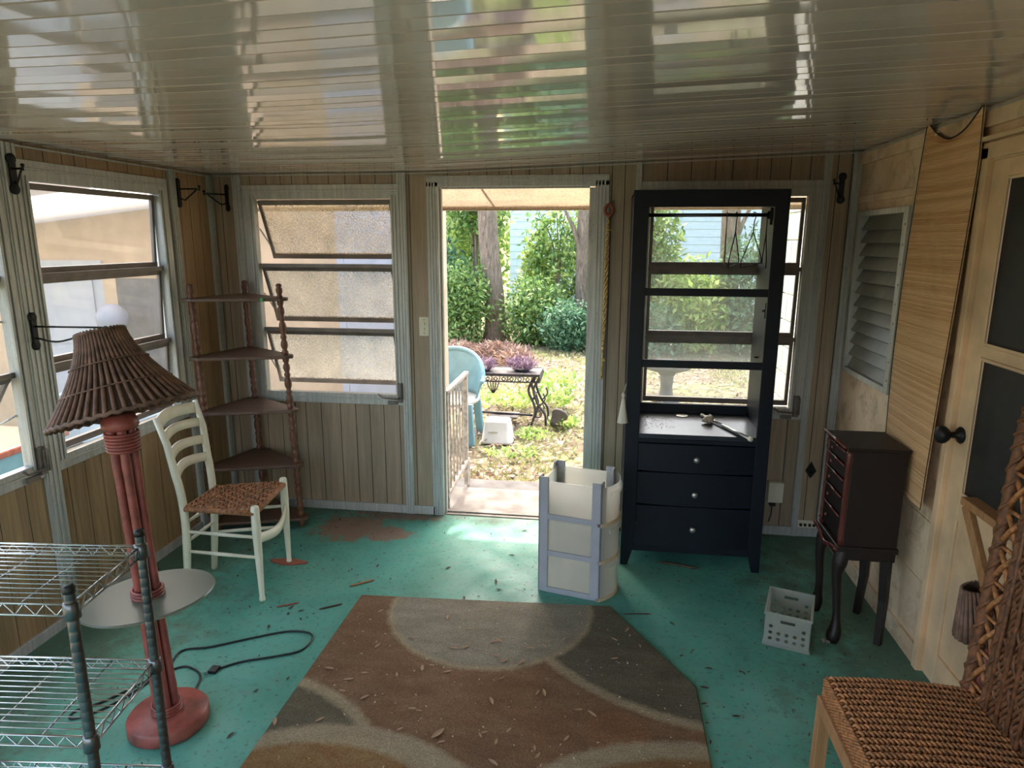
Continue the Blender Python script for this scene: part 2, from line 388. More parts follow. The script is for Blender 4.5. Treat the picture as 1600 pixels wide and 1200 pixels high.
def mat_stripes(name, cols, ax, period, rough=0.7):
    """bamboo slats: every slat its own tone"""
    m, n, l, p = newmat(name); sx = n.new('ShaderNodeSeparateXYZ'); l.new(tex(n, l), sx.inputs[0])
    k = math_(n, l, 'FLOOR', math_(n, l, 'DIVIDE', sx.outputs[ax], period))
    w = n.new('ShaderNodeTexWhiteNoise'); w.noise_dimensions = '1D'; l.new(k, w.inputs['W'])
    f = noise(n, l, tex(n, l, (3,3,90)), 2, 3)
    fac = math_(n, l, 'ADD', math_(n, l, 'MULTIPLY', w.outputs['Value'], 0.6), math_(n, l, 'MULTIPLY', f, 0.4))
    q = len(cols); l.new(ramp(n, l, fac, [(0.15+0.7*i/(q-1), c) for i, c in enumerate(cols)]), p.inputs['Base Color'])
    p.inputs['Roughness'].default_value = rough; return m

MAT = {}
MAT['floor'] = mat_floor(); MAT['alu'] = mat_alu(); MAT['ceiling'] = mat_ceiling(); MAT['paint'] = mat_oldpaint()
MAT['panel_back'] = mat_panel('wood_grain_panelling', (156,135,114), (184,163,140), 0)
MAT['panel_left'] = mat_panel('wood_grain_panelling_left', (146,116,82), (180,150,112), 1)
MAT['groove'] = plain('dark_groove', (46,36,28), 0.8)
MAT['siding'] = plain('white_siding', (224,222,214), 0.6)
MAT['sash'] = plain('bronze_grey_sash', (120,110,104), 0.45, 0.35)
MAT['rug'] = mat_rug(); MAT['ground'] = mat_ground(); MAT['block'] = mat_block(); MAT['bark'] = mat_bark()
MAT['glass_clear'] = glass('window_glass', 0.05); MAT['glass_dusty'] = glass('dusty_glass', 0.07, (230,216,200))
MAT['glass_rain'] = glass('rain_spotted_glass', 0.30, (240,232,216), speck=0.62, streak=1)
MAT['glass_haze'] = glass('hazy_screened_glass', 0.15, (196,200,190), speck=0.10)
MAT['black_metal'] = plain('black_iron', (26,25,26), 0.5, 0.3)
MAT['chrome'] = plain('chrome_wire', (196,198,200), 0.22, 0.95, var=0.06)
MAT['chrome_dull'] = plain('dull_chrome_post', (104,105,107), 0.3, 0.9, var=0.12)
MAT['black_paint'] = plain('blue_black_paint', (12,18,29), 0.48, bmp=0.05, spec=0.3)
MAT['desk_top'] = plain('dusty_black_shelf', (40,44,52), 0.28, var=0.2, scale=14)
MAT['knob'] = plain('brushed_nickel', (182,180,176), 0.35, 0.8, var=0.05)
MAT['white_paint'] = plain('cream_white_paint', (226,222,200), 0.42, var=0.04)
MAT['rush'] = plain('brown_woven_cord', (142,98,66), 0.8, var=0.3, scale=60)
MAT['walnut'] = wood('turned_brown_wood', (96,60,44), (140,92,68), 'z', 0.42)
MAT['shelf_wood'] = wood('brown_shelf_board', (88,66,54), (120,92,76), 'x', 0.5)
MAT['cherry'] = wood('dark_cherry_wood', (20,9,8), (34,16,13), 'z', 0.5)
MAT['cherry_trim'] = wood('polished_cherry_trim', (74,34,30), (112,56,48), 'z', 0.25)
MAT['bamboo_red'] = plain('red_painted_bamboo', (140,74,66), 0.42, var=0.2, scale=14)
MAT['rattan_brown'] = plain('grey_brown_rattan', (112,86,74), 0.65, var=0.25, scale=30)
MAT['rattan_dark'] = plain('dark_shade_lining', (78,60,52), 0.85)
MAT['wicker'] = plain('golden_brown_wicker', (158,106,66), 0.6, var=0.28, scale=70)
MAT['wicker_dark'] = plain('dark_brown_wicker', (104,66,42), 0.6, var=0.3, scale=60)
MAT['stick_wood'] = wood('pale_frame_wood', (150,104,66), (184,138,94), 'z', 0.55)
MAT['blind'] = mat_stripes('bamboo_blind_slats', [(204,158,112), (220,178,134), (232,194,152)], 2, 0.0078)
MAT['door_paint'] = plain('old_ivory_door_paint', (218,186,150), 0.5, var=0.12, scale=4)
MAT['dark_pane'] = plain('black_screen_and_backing', (34,35,36), 0.55, var=0.15, scale=20)  # door screens; also the dark sheet standing in for shade behind louvres
MAT['louvre'] = plain('grimy_obscure_glass', (118,118,109), 0.45, var=0.12, scale=6)
MAT['cart_frame'] = plain('grey_plastic_frame', (160,160,168), 0.5, var=0.03)
MAT['cart_clear'] = frosted('frosted_plastic', (253,252,248), 0.32); MAT['cart_trim'] = plain('tan_plastic_lip', (206,182,150), 0.5, var=0.05)
MAT['crate'] = frosted('milky_plastic', (220,222,216), 0.05, 0.4)
MAT['tray'] = frosted('frosted_glass_tray', (186,188,176), 0.30, 0.25)
MAT['ivory'] = plain('ivory_plastic', (226,218,196), 0.4, var=0.03)
MAT['rubber'] = plain('black_rubber', (22,22,22), 0.5)
MAT['cloth'] = plain('off_white_cloth', (224,216,204), 0.9, var=0.05)
MAT['rope'] = plain('jute_braid', (206,170,120), 0.9, var=0.3, scale=80)
MAT['ringwood'] = wood('red_brown_ring', (140,72,56), (176,104,84), 'z', 0.5)
MAT['shell'] = plain('sea_shell', (176,158,138), 0.5, var=0.3, scale=50)
MAT['leaf_dry'] = leafmat('dry_leaf', [(186,154,122), (212,190,160), (160,126,98), (224,208,184)], 0.15, 0.7)
MAT['leaf_brown'] = leafmat('brown_dry_leaf', [(84,64,48), (110,84,62), (70,54,42), (126,100,76)], 0.1, 0.7)
MAT['crumb'] = leafmat('leaf_crumbs', [(96,74,56), (60,48,38), (130,106,82), (76,58,44)], 0.0, 0.8)
MAT['crumb_pale'] = leafmat('pale_crumbs', [(196,180,156), (166,146,120), (214,204,186)], 0.0, 0.8)
MAT['concrete'] = plain('weathered_white_concrete', (122,117,113), 0.85, var=0.12, scale=6, bmp=0.2)
MAT['concrete_grey'] = plain('grey_concrete', (96,93,92), 0.9, var=0.14, scale=6, bmp=0.2)
MAT['white_iron'] = plain('rust_flecked_white_iron', (176,168,162), 0.6, var=0.2, scale=30)
MAT['blue_plastic'] = plain('sun_faded_blue_plastic', (112,156,172), 0.45, var=0.06)
MAT['tub'] = plain('white_plastic', (188,186,178), 0.5, var=0.04)
MAT['globe'] = plain('pale_blue_white_globe', (150,156,172), 0.4, var=0.03)
MAT['cast_iron'] = plain('dark_cast_iron', (66,60,62), 0.6, 0.2, var=0.2)
MAT['pot'] = plain('dark_grey_plant_pot', (92,84,82), 0.8, var=0.15)
MAT['awning'] = frosted('speckled_beige_awning', (196,184,166), 0.0, 0.4, (150,130,106))
MAT['blue_siding'] = plain('pale_blue_siding', (216,230,240), 0.6, var=0.03)
MAT['blue_grey'] = plain('blue_grey_trim', (120,146,178), 0.7)  # flat blue-grey of the far house window
MAT['beige_wall'] = plain('beige_stucco', (196,170,144), 0.85, var=0.06, scale=5)
MAT['white_door'] = plain('white_shed_door', (176,178,188), 0.5, var=0.03)
MAT['grey_screen'] = plain('grey_window_screen', (104,102,102), 0.7)
MAT['tan_roof'] = frosted('translucent_carport_roof', (206,192,176), 0.2)
MAT['leaf_green'] = leafmat('green_leaves', [(74,108,60), (112,148,80), (150,180,102), (90,126,78), (186,206,130)])
MAT['leaf_light'] = leafmat('sunny_green_leaves', [(138,172,82), (180,202,106), (212,222,140), (120,154,84)])
MAT['leaf_blue'] = leafmat('bluish_green_leaves', [(80,120,88), (108,150,112), (142,178,138), (66,102,78)])
MAT['leaf_bronze'] = leafmat('bronze_leaves', [(136,108,98), (170,138,122), (112,88,80), (190,166,146)])
MAT['leaf_purple'] = leafmat('purple_leaves', [(124,96,118), (156,128,148), (104,80,100), (182,158,168)])
MAT['grass'] = leafmat('grass_blades', [(146,150,92), (172,172,114), (120,130,80), (194,188,136)])
MAT['litter'] = leafmat('fallen_leaves', [(126,98,76), (158,132,106), (104,78,62), (176,158,136)], 0.15)

# ================================================================== THE SETTING
# floor slab
mb = MB(); mb.box((XL-0.12, YF-0.1, -0.14), (XR+0.1, 0.03, 0.0)); mb.box((-0.32, 0.02, -0.14), (0.60, 0.14, -0.012))
struct('floor', mb, MAT['floor'])

# wall frames: u along the wall, w outward, z up (called with a point or with three numbers)
def frame3(fn): return lambda u, w=None, z=None: fn(*u) if w is None else fn(u, w, z)
back = frame3(lambda u, w, z: (u, YB+w, z)); left = frame3(lambda u, w, z: (XL-w, u, z))
right = frame3(lambda u, w, z: (XR+w, u, z)); front = frame3(lambda u, w, z: (u, YF-w, z))
T = 0.075
def panel_wall(name, xf, u0, u1, ztop, opens, mats, pitch=0.1015, grooves=True):
    mb = MB(xf); rnd = random.Random(name)
    us = sorted(set([u0, u1]+[a for o in opens for a in o[:2]]))
    gs = []; g = u0+0.03
    while g < u1: gs.append(g); g += pitch*rnd.choice((0.7, 0.9, 1.0, 1.0, 1.25, 1.35))
    def seg(a, b):
        spans = [(0.0, None)]
        for o in opens:
            if o[0] <= a+1e-6 and o[1] >= b-1e-6:
                lo, hi = o[2], o[3]; new = []
                for s0, s1 in spans:
                    if lo > s0+1e-6: new.append((s0, lo))
                    new.append((hi, s1))
                spans = new
        return spans
    def hx(a, b, s0, s1, w0, w1, mi):
        za = ztop(a) if s1 is None else s1; zb = ztop(b) if s1 is None else s1
        mb.hexa([(a,w0,s0),(b,w0,s0),(b,w1,s0),(a,w1,s0),(a,w0,za),(b,w0,zb),(b,w1,zb),(a,w1,za)], mi)
    for a, b in zip(us[:-1], us[1:]):
        for s0, s1 in seg(a, b):
            hx(a, b, s0, s1, 0.0042, T, 2)
            cuts = [a]+[g for g in gs if a+0.012 < g < b-0.012]+[b]
            for c0, c1 in zip(cuts[:-1], cuts[1:]):
                e0 = c0+(0.0022 if c0 != a else 0); e1 = c1-(0.0022 if c1 != b else 0)
                hx(e0, e1, s0, s1, 0.0, 0.004, 0)
                if c1 != b and grooves: hx(c1-0.0022, c1+0.0022, s0, s1, 0.0025, 0.0041, 1)
    return struct(name, mb, mats)
DOOR = (-0.345, 0.655, 0.0, 2.035)
WIN3 = (-1.468, -0.548, 0.742, 1.982); WIN4 = (0.87, 1.775, 0.742, 1.982)
panel_wall('wall_back', back, XL-T, XR+0.02, lambda u: ceil_z(u)+0.012, [DOOR, WIN3, WIN4], [MAT['panel_back'], MAT['groove'], MAT['siding']])
LW = [(-1.385, -0.475), (-2.47, -1.49), (-3.50, -2.60), (-4.50, -3.62), (-5.28, -4.60)]  # openings past the near windows are unseen, widened to let in daylight
panel_wall('wall_left', left, YF, 0.0, lambda u: ceil_z(XL)+0.012, [(a, b, 0.742 if a > -2.5 else 0.12, 1.985) for a, b in LW], [MAT['panel_left'], MAT['groove'], MAT['siding']])
FW = [(-1.6, 0.1), (0.25, 1.5)]  # unseen openings behind the camera, added to light the room
panel_wall('wall_front', front, XL-T, XR+0.02, lambda u: ceil_z(u)+0.012, [(a, b, 0.12, 1.982) for a, b in FW], [MAT['panel_back'], MAT['groove'], MAT['siding']])

# house wall on the right: painted boards with battens
mb = MB(right)
RD = (-2.11, -1.275, 0.0, 1.985); RL = (-0.69, -0.10, 1.03, 1.85)
for a, b, s0, s1 in [(YF,-2.11,0,2.3),(-2.11,-1.275,1.985,2.3),(-1.275,-0.69,0,2.3),(-0.69,-0.10,0,1.03),(-0.69,-0.10,1.85,2.3),(-0.10,0.08,0,2.3)]:
    mb.box((a, 0.0, s0), (b, 0.10, s1))
struct('wall_right', mb, MAT['paint'])
mb = MB(right)
for z in (1.70, 1.905):
    for a, b in ((-1.27, -0.71), (-0.70, -0.02)):
        if z < 1.8 and b > -0.5: continue
        mb.box((a, -0.012, z), (b, 0.0, z+0.035))
mb.box((-1.26, -0.014, 0.0), (0, 0.0, 0.085)); mb.box((-1.26, -0.006, 0.60), (0, 0.0, 0.612)); mb.box((-1.26, -0.006, 0.34), (-0.02, 0.0, 0.352))
mb.box((-0.705, -0.006, 0.0), (-0.69, 0.0, 1.0)); mb.box((-0.30, -0.006, 0.34), (-0.288, 0, 0.61))
mb.box((YF, -0.014, 0.0), (-2.2, 0.0, 0.085)); mb.box((YF, -0.018, 2.10), (0, 0.0, 2.155))
struct('trim_house_wall', mb, MAT['paint'], bevel=0.002)

# ceiling: glossy white aluminium pan roof, pans 0.30 m wide with three grooves each
mb = MB(); ys = []; rnd = random.Random(3)
PW = 0.30; NS = 4; k0 = int(math.floor((YF+1.55)/PW))
for k in range(k0, 6):
    yb = -1.55 + k*PW; amp = 0.009+0.006*rnd.random()
    for j in range(NS):
        a = yb + j*PW/NS; b = a + PW/NS
        tl = (j-1.5)*amp*1.15
        hw = 0.0018 if j else 0.0032; dp = 0.014 if j else 0.018
        ys += [(a-hw+0.0002, dp), (a+hw-0.0002, dp), (a+hw, -tl*PW/NS/2), (0.5*(a+b), 0.0), (b-0.0045, tl*PW/NS/2)]
ys = [p for p in ys if YF-0.02 <= p[0] <= 0.0]; ys.append((0.012, 0.0))
xs = [XL-0.02+(XR+0.03-XL)*i/46 for i in range(47)]
vs = [(x, y, ceil_z(x)+dz) for y, dz in ys for x in xs]; nx = len(xs)
mb.add(vs, [(j*nx+i, j*nx+i+1, (j+1)*nx+i+1, (j+1)*nx+i) for j in range(len(ys)-1) for i in range(nx-1)])
o = struct('ceiling', mb, MAT['ceiling'])
mb = MB(); mb.hexa([(XL-0.12,YF-0.1,2.115),(XR+0.12,YF-0.1,2.195),(XR+0.12,0.08,2.195),(XL-0.12,0.08,2.115),(XL-0.12,YF-0.1,2.17),(XR+0.12,YF-0.1,2.25),(XR+0.12,0.08,2.25),(XL-0.12,0.08,2.17)])
struct('roof', mb, MAT['siding'])
# dark closure strip and bright flange where ceiling meets walls
mb = MB()
for i in range(40):
    x0 = XL+(XR-XL)*i/40; x1 = XL+(XR-XL)*(i+1)/40
    za, zb = ceil_z(x0), ceil_z(x1)
    mb.hexa([(x0,-0.008,za-0.012),(x1,-0.008,zb-0.012),(x1,0,zb-0.012),(x0,0,za-0.012),(x0,-0.008,za-0.005),(x1,-0.008,zb-0.005),(x1,0,zb-0.005),(x0,0,za-0.005)])
mb.box((XR-0.012, YF, 2.155), (XR, 0.0, 2.166)); mb.box((XL, YF, 2.076), (XL+0.010, 0.0, 2.083))
struct('trim_ceiling', mb, MAT['alu'])
mb = MB(); mb.box((XL, -0.014, 0), (-0.345, 0, 0.055)); mb.box((0.655, -0.014, 0), (XR, 0, 0.055)); struct('baseboard_back', mb, MAT['alu'], bevel=0.002)
mb = MB(); mb.box((XL, YF, 0), (XL+0.014, 0, 0.05)); struct('baseboard_left', mb, MAT['alu'], bevel=0.002)

# aluminium posts of the porch frame
def post(mb, xf, u0, u1, z0, z1):
    mb.xf = xf; w = u1-u0
    mb.box((u0, -0.016, z0), (u1, 0.0, z1))
    for q in (0.18, 0.5, 0.82): mb.box((u0+w*q-w*0.07, -0.020, z0), (u0+w*q+w*0.07, -0.016, z1))
mb = MB()
for a, b in ((-0.543,-0.490), (0.822,0.853), (1.800,1.838), (1.945,1.988), (-1.560,-1.505)): post(mb, back, a, b, 0.0, ceil_z(0.5*(a+b))-0.004)
struct('trim_back', mb, MAT['alu'])
mb = MB()
for a, b in ((-0.425,-0.372), (-0.06,-0.015), (-1.478,-1.400), (-2.58,-2.50), (-3.6,-3.52)): post(mb, left, a, b, 0.0, 2.085)
struct('trim_left', mb, MAT['alu'])

# ------------------------------------------------------------------ awning windows (three hinged panes in an aluminium frame)
def awning_window(name, xf, u0, u1, angles, gl, crank=None, fr=0.075, z0=0.7756, z1=1.9465):
    w = thing(name, None, None, xf((u0+u1)/2, 0, z0), kind='structure')
    m = MB(xf); f0, f1 = u0-fr, u1+fr
    for a, b, c, d in ((f0,f1,z1,z1+0.082),(f0,f1,z0-0.066,z0),(f0,u0,z0,z1),(u1,f1,z0,z1)):
        m.box((a,-0.012,c),(b,0.03,d))
    for a, b, c, d in ((f0+.012,f1-.012,z1+0.042,z1+0.052),(f0+.012,f1-.012,z0-0.036,z0-0.026)): m.box((a,-0.018,c),(b,-0.012,d))
    for a, b in ((u0-0.032,u0-0.022),(u1+0.022,u1+0.032),(u0-0.012,u0),(u1,u1+0.012)): m.box((a,-0.018,z0-0.02),(b,-0.012,z1+0.02))
    part('window_frame', m, MAT['alu'], w, bevel=0.0015)
    n = len(angles); H = (z1-z0)/n
    for i, ang in enumerate(angles):
        zt = z1-i*H; ca, sa = math.cos(math.radians(ang)), math.sin(math.radians(ang)); w0 = 0.024
        if i:
            m = MB(xf); m.box((u0, 0.004, zt-0.010), (u1, 0.022, zt+0.012)); part('meeting_rail', m, MAT['sash'], w)
        L = H-0.012
        def sx(p, sa=sa, ca=ca, zt=zt): return xf(p[0], w0+p[1]*sa+p[2]*ca, zt-0.006-p[1]*ca+p[2]*sa)
        m = MB(lambda p: sx(p)); a, b = u0+0.004, u1-0.004
        m.box((a,0,-0.008),(b,0.026,0.012)); m.box((a,L-0.030,-0.008),(b,L,0.012)); m.box((a,0.026,-0.006),(a+0.018,L-0.030,0.010)); m.box((b-0.018,0.026,-0.006),(b,L-0.030,0.010))
        s = part('sash', m, MAT['sash'], w)
        m = MB(lambda p: sx(p)); m.box((a+0.016,0.022,0.000),(b-0.016,L-0.026,0.004)); part('pane', m, gl, s)
        if ang > 8:
            m = MB(lambda p: xf(*p))
            for e in (u0+0.006, u1-0.006): m.tube([(e,0.026,zt-0.17),(e,w0+L*0.8*sa,zt-L*0.8*ca)], 0.0045, 6)
            part('sash_arm', m, MAT['alu'], s)
    if crank:
        m = MB(lambda p: xf(*p)); c, d = crank
        m.box((c-0.014,-0.030,z0-0.046),(c+0.014,-0.012,z0+0.075)); m.box((c-0.05*d-0.03,-0.028,z0-0.060),(c-0.05*d+0.03,-0.012,z0-0.040))
        m.tube([(c,-0.03,z0-0.015),(c,-0.05,z0-0.02),(c-0.10*d,-0.05,z0-0.012),(c-0.13*d,-0.055,z0+0.012)], 0.0055, 8)
        m.tube([(c+0.012,-0.03,z0+0.07),(c+0.012,-0.045,z0+0.06),(c+0.012,-0.045,z0-0.03)], 0.0045, 6)
        part('crank', m, MAT['sash'], w)
    return w
awning_window('window_1', left, -2.42, -1.535, (40, 36, 33), MAT['glass_clear'], (-1.50, 1))
awning_window('window_2', left, -1.355, -0.520, (3, 3, 3), MAT['glass_dusty'], None)
awning_window('window_3', back, -1.4296, -0.5848, (25, 23, 20), MAT['glass_rain'], (-0.56, 1))
awning_window('window_4', back, 0.905, 1.7347, (2, 2, 2), MAT['glass_haze'], (1.765, 1))

# ------------------------------------------------------------------ the open doorway in the back wall
d = thing('door_1', None, None, (0.14, 0, 0), kind='structure')
m = MB(back)
for a, b in ((-0.368,-0.300), (0.600,0.676)):
    m.box((a,-0.014,0.0),(b,0.075,2.035))
    w = b-a
    for q in (0.2, 0.45, 0.7): m.box((a+w*q-0.004,-0.018,0.0),(a+w*q+0.004,-0.014,2.035))
m.box((-0.368,-0.014,2.010),(0.676,0.075,2.070)); m.box((-0.36,-0.018,2.035),(0.67,-0.014,2.043)); m.box((-0.36,-0.018,2.055),(0.67,-0.014,2.062))
part('door_frame', m, MAT['alu'], d, bevel=0.0015)
m = MB(back); m.box((-0.300,0.02,0.0),(-0.288,0.05,2.002)); m.box((0.568,0.02,0.0),(0.600,0.05,2.002)); m.box((-0.288,0.02,2.0),(0.568,0.05,2.012)); part('door_stop', m, MAT['alu'], d)
m = MB(back); m.box((0.566,0.010,1.72),(0.606,0.020,1.84))
for z in (1.74,1.765,1.795,1.82): m.lathe([(0.004,0),(0.004,0.003)], (0.578+0.016*((z*100)%2>1),0.010,z), (0,-1,0), 8)
part('strike_plate', m, MAT['alu'], d)
m = MB(back); m.box((-0.300,0.0,-0.012),(0.600,0.10,0.006)); m.box((-0.300,0.03,0.006),(0.600,0.05,0.014)); part('threshold', m, MAT['concrete'], d, bevel=0.003)

# ------------------------------------------------------------------ louvred window and house door in the right wall
w = thing('window_5', None, None, right(-0.395, 0, 1.03), kind='structure')
m = MB(right)
for a, b, c, e in ((-0.70,-0.085,1.835,1.862),(-0.70,-0.085,1.018,1.045),(-0.108,-0.085,1.045,1.835),(-0.70,-0.652,1.045,1.835)): m.box((a,-0.022,c),(b,0.05,e))
m.box((-0.712,-0.010,1.01),(-0.70,0.0,1.87))
for i in range(9): m.lathe([(0.006,0),(0.005,0.004)], (-0.680,-0.022,1.08+i*0.088), (0,-1,0), 8)
part('window_frame', m, MAT['alu'], w, bevel=0.001)
for i in range(12):
    zc = 1.078+i*0.0655
    m = MB(right); m.hexa([(-0.655,0.030,zc+0.038),(-0.108,0.030,zc+0.038),(-0.108,0.034,zc+0.040),(-0.655,0.034,zc+0.040),(-0.655,-0.004,zc-0.030),(-0.108,-0.004,zc-0.030),(-0.108,0.000,zc-0.033),(-0.655,0.000,zc-0.033)])
    part('louvre_blade', m, MAT['louvre'], w)
m = MB(right); m.box((-0.66,0.075,1.03),(-0.10,0.085,1.85)); part('dark_room_backing', m, MAT['dark_pane'], w)  # dark backing sheet painted as the unlit room behind the louvres

d = thing('door_2', None, None, right(-1.69, 0, 0), kind='structure')
m = MB(right)
for a, b, c, e in ((-1.285,-1.245,0,2.03),(-2.15,-2.11,0,2.03),(-2.15,-1.245,1.99,2.045)): m.box((a,-0.020,c),(b,0.04,e))
m.box((-2.15,-0.034,2.05),(-1.215,-0.014,2.066))
part('door_frame', m, MAT['door_paint'], d, bevel=0.003)
m = MB(right)
for a, b, c, e in ((-1.385,-1.29,0.01,1.985),(-2.105,-2.01,0.01,1.985),(-2.01,-1.385,1.925,1.985),(-2.01,-1.385,1.312,1.353),(-2.01,-1.385,0.70,0.80),(-2.01,-1.385,0.01,0.14)): m.box((a,0.0,c),(b,0.035,e))
m.box((-2.01,0.008,0.14),(-1.385,0.028,0.70))
for c, e in ((0.80,1.312),(1.353,1.925)):
    m.box((-1.397,-0.004,c),(-1.385,0.004,e)); m.box((-2.01,-0.004,c),(-1.998,0.004,e)); m.box((-1.998,-0.004,c),(-1.397,0.004,c+0.012)); m.box((-1.998,-0.004,e-0.012),(-1.397,0.004,e))
part('door_leaf', m, MAT['door_paint'], d, bevel=0.003)
for c, e in ((0.80,1.312),(1.353,1.925)):
    m = MB(right); m.box((-2.0,0.012,c),(-1.39,0.020,e)); part('pane', m, MAT['dark_pane'], d)
m = MB(right); m.lathe([(0.030,0),(0.032,0.004),(0.026,0.012),(0.012,0.016),(0.011,0.040),(0.022,0.046),(0.032,0.058),(0.034,0.068),(0.030,0.080),(0.016,0.088),(0.002,0.090)], (-1.337,0.0,1.012), (0,-1,0), 24); part('door_knob', m, MAT['black_metal'], d)

# ================================================================== OUTDOORS
rs_ = np.random.default_rng(5)
mb = MB()
def gfn(u, v):
    x = -44+90*u; y = -9+71*v
    return (x, y, GZ + (0.02*math.sin(x*1.7+y)*math.cos(y*1.3) if y > 1.0 else -0.02))
mb.grid(gfn, 120, 120); struct('ground', mb, MAT['ground'])
# stoop
mb = MB(); mb.box((-0.42,0.10,-0.25),(0.80,0.60,-0.035)); struct('stoop', mb, MAT['concrete'], bevel=0.012)
mb = MB(); mb.box((-0.42,0.60,-0.27),(0.80,0.98,-0.11)); struct('step', mb, MAT['concrete_grey'], bevel=0.012)

# awning above the door and windows, made translucent to pass daylight on
t = thing('awning', 'beige speckled translucent awning sloping out above the doorway', 'awning', (0.5, 0.10, 2.05))
m = MB(); m.hexa([(-1.9,0.08,2.085),(2.03,0.08,2.085),(2.03,0.92,1.935),(-1.9,0.92,1.935),(-1.9,0.08,2.105),(2.03,0.08,2.105),(2.03,0.92,1.955),(-1.9,0.92,1.955)]); part('awning_panel', m, MAT['awning'], t)
m = MB(); m.box((-1.9,0.90,1.915),(2.03,0.96,1.985)); m.box((-1.9,0.885,1.915),(2.03,0.905,1.928)); part('gutter', m, MAT['awning'], t, bevel=0.004)
for xs_ in (-1.2,-0.12,0.95):
    m = MB(); m.bar((xs_,0.10,2.083),(xs_,0.90,1.938),0.012,0.01); part('seam', m, MAT['awning'], t)

# continuing house wall of painted concrete block
mb = MB(); mb.box((2.06,0.08,-0.3),(2.30,1.62,2.3)); rr = random.Random(4)
for r in range(13):
    off = -0.2 if r % 2 else 0.0
    for k in range(6):
        a = 0.085+off+k*0.4; b = min(a+0.39, 1.62); a = max(a, 0.085)
        if b-a > 0.05: mb.box((2.045,a,-0.28+r*0.2),(2.06,b,-0.28+r*0.2+0.19))
struct('wall_exterior', mb, MAT['block'], bevel=0.004)

# railing beside the stoop
t = thing('stoop_railing', 'white rusty iron railing beside the concrete stoop outside the door', 'railing', (-0.30, 0.38, -0.03))
m = MB(); m.bar((-0.302,0.09,0.775),(-0.290,0.68,0.790),0.035,0.022); part('handrail', m, MAT['white_iron'], t, bevel=0.003)
m = MB(); m.bar((-0.302,0.09,0.090),(-0.285,0.68,0.150),0.025,0.025); part('bottom_rail', m, MAT['white_iron'], t)
m = MB(); m.bar((-0.292,0.655,-0.037),(-0.292,0.655,0.785),0.028,0.028); part('post', m, MAT['white_iron'], t)
m = MB(); m.bar((-0.288,0.70,-0.112),(-0.288,0.70,0.15),0.02,0.02); m.bar((-0.288,0.70,0.14),(-0.288,0.64,0.15),0.02,0.02); part('post', m, MAT['white_iron'], t)
m = MB(); m.bar((-0.302,0.105,-0.037),(-0.302,0.105,0.775),0.025,0.025); part('post', m, MAT['white_iron'], t)
for k in range(5):
    y = 0.19+k*0.092; m = MB(); pts = [(-0.302+0.012*(y),y+0.004*math.sin(i*1.1),0.10+0.06*(y-0.1)+(0.675-0.06*(y-0.1))*i/12) for i in range(13)]
    m.tube(pts, 0.0075, 6); part('baluster', m, MAT['white_iron'], t)

# sun-faded plastic armchair
t = thing('plastic_chair', 'faded blue plastic garden chair behind the stoop railing', 'chair', (-0.78, 2.22, GZ))
cx, cyy = -0.80, 2.24
def shell_fn(u, v):     # bucket back
    a = math.radians(-12+224*u); R = 0.29+0.05*v
    ztop = 0.20+ (0.62-0.20)*(max(0.0, math.sin(a))**0.5)
    z = GZ+0.42+v*max(0.16, ztop-0.20)
    return (cx+R*math.cos(a), cyy+R*math.sin(a)*0.95, z)
m = MB(); m.grid(shell_fn, 36, 8)
o = part('backrest', m, MAT['blue_plastic'], t); so = o.modifiers.new('solid','SOLIDIFY'); so.thickness = 0.008
m = MB(); m.tube([shell_fn(i/36, 1.0) for i in range(37)], 0.022, 8); part('rim', m, MAT['blue_plastic'], t)
m = MB(); m.lathe([(0.30,0),(0.31,0.02),(0.29,0.035),(0.02,0.028)], (cx,cyy,GZ+0.385), (0,0,1), 28); part('seat', m, MAT['tub'], t, label='pale seat strewn with leaves')
for a, b in ((0.24,-0.20),(-0.24,-0.20),(0.24,0.2),(-0.24,0.2)):
    m = MB(); m.bar((cx+a,cyy+b,GZ+0.40),(cx+a*1.12,cyy+b*1.15,GZ),0.075,0.05); part('leg', m, MAT['blue_plastic'], t, bevel=0.012)

# treadle-base table used as planter stand
t = thing('treadle_table', 'old iron sewing-machine base with purple plants on top', 'table', (-0.34, 2.90, GZ))
zt = 0.37
m = MB(); m.box((-0.70,2.72,zt-0.015),(0.03,3.10,zt+0.01)); part('table_top', m, MAT['cast_iron'], t, bevel=0.004)
m = MB()
for y in (2.715, 3.105):
    m.box((-0.70,y-0.006,zt+0.005),(0.03,y+0.006,zt+0.016)); m.box((-0.70,y-0.006,zt-0.075),(0.03,y+0.006,zt-0.062))
    for k in range(9):
        x = -0.66+k*0.082
        m.tube([(x,y,zt-0.065),(x+0.02,y,zt-0.04),(x,y,zt-0.018),(x-0.02,y,zt-0.04),(x,y,zt-0.065)], 0.006, 5); m.tube([(x+0.03,y,zt-0.065),(x+0.045,y,zt-0.03),(x+0.03,y,zt+0.005)], 0.005, 5)
for x in (-0.70, 0.03):
    m.box((x-0.006,2.715,zt-0.075),(x+0.006,3.105,zt+0.016))
part('apron', m, MAT['cast_iron'], t)
m = MB()
for q in (-0.06,-0.03,0,0.03,0.06): m.tube([(-0.44+q,2.715,zt-0.07),(-0.44+q*0.8,2.715,zt-0.12),(-0.44+q*0.1,2.715,zt-0.19)], 0.006, 5)
part('drop_ornament', m, MAT['cast_iron'], t)
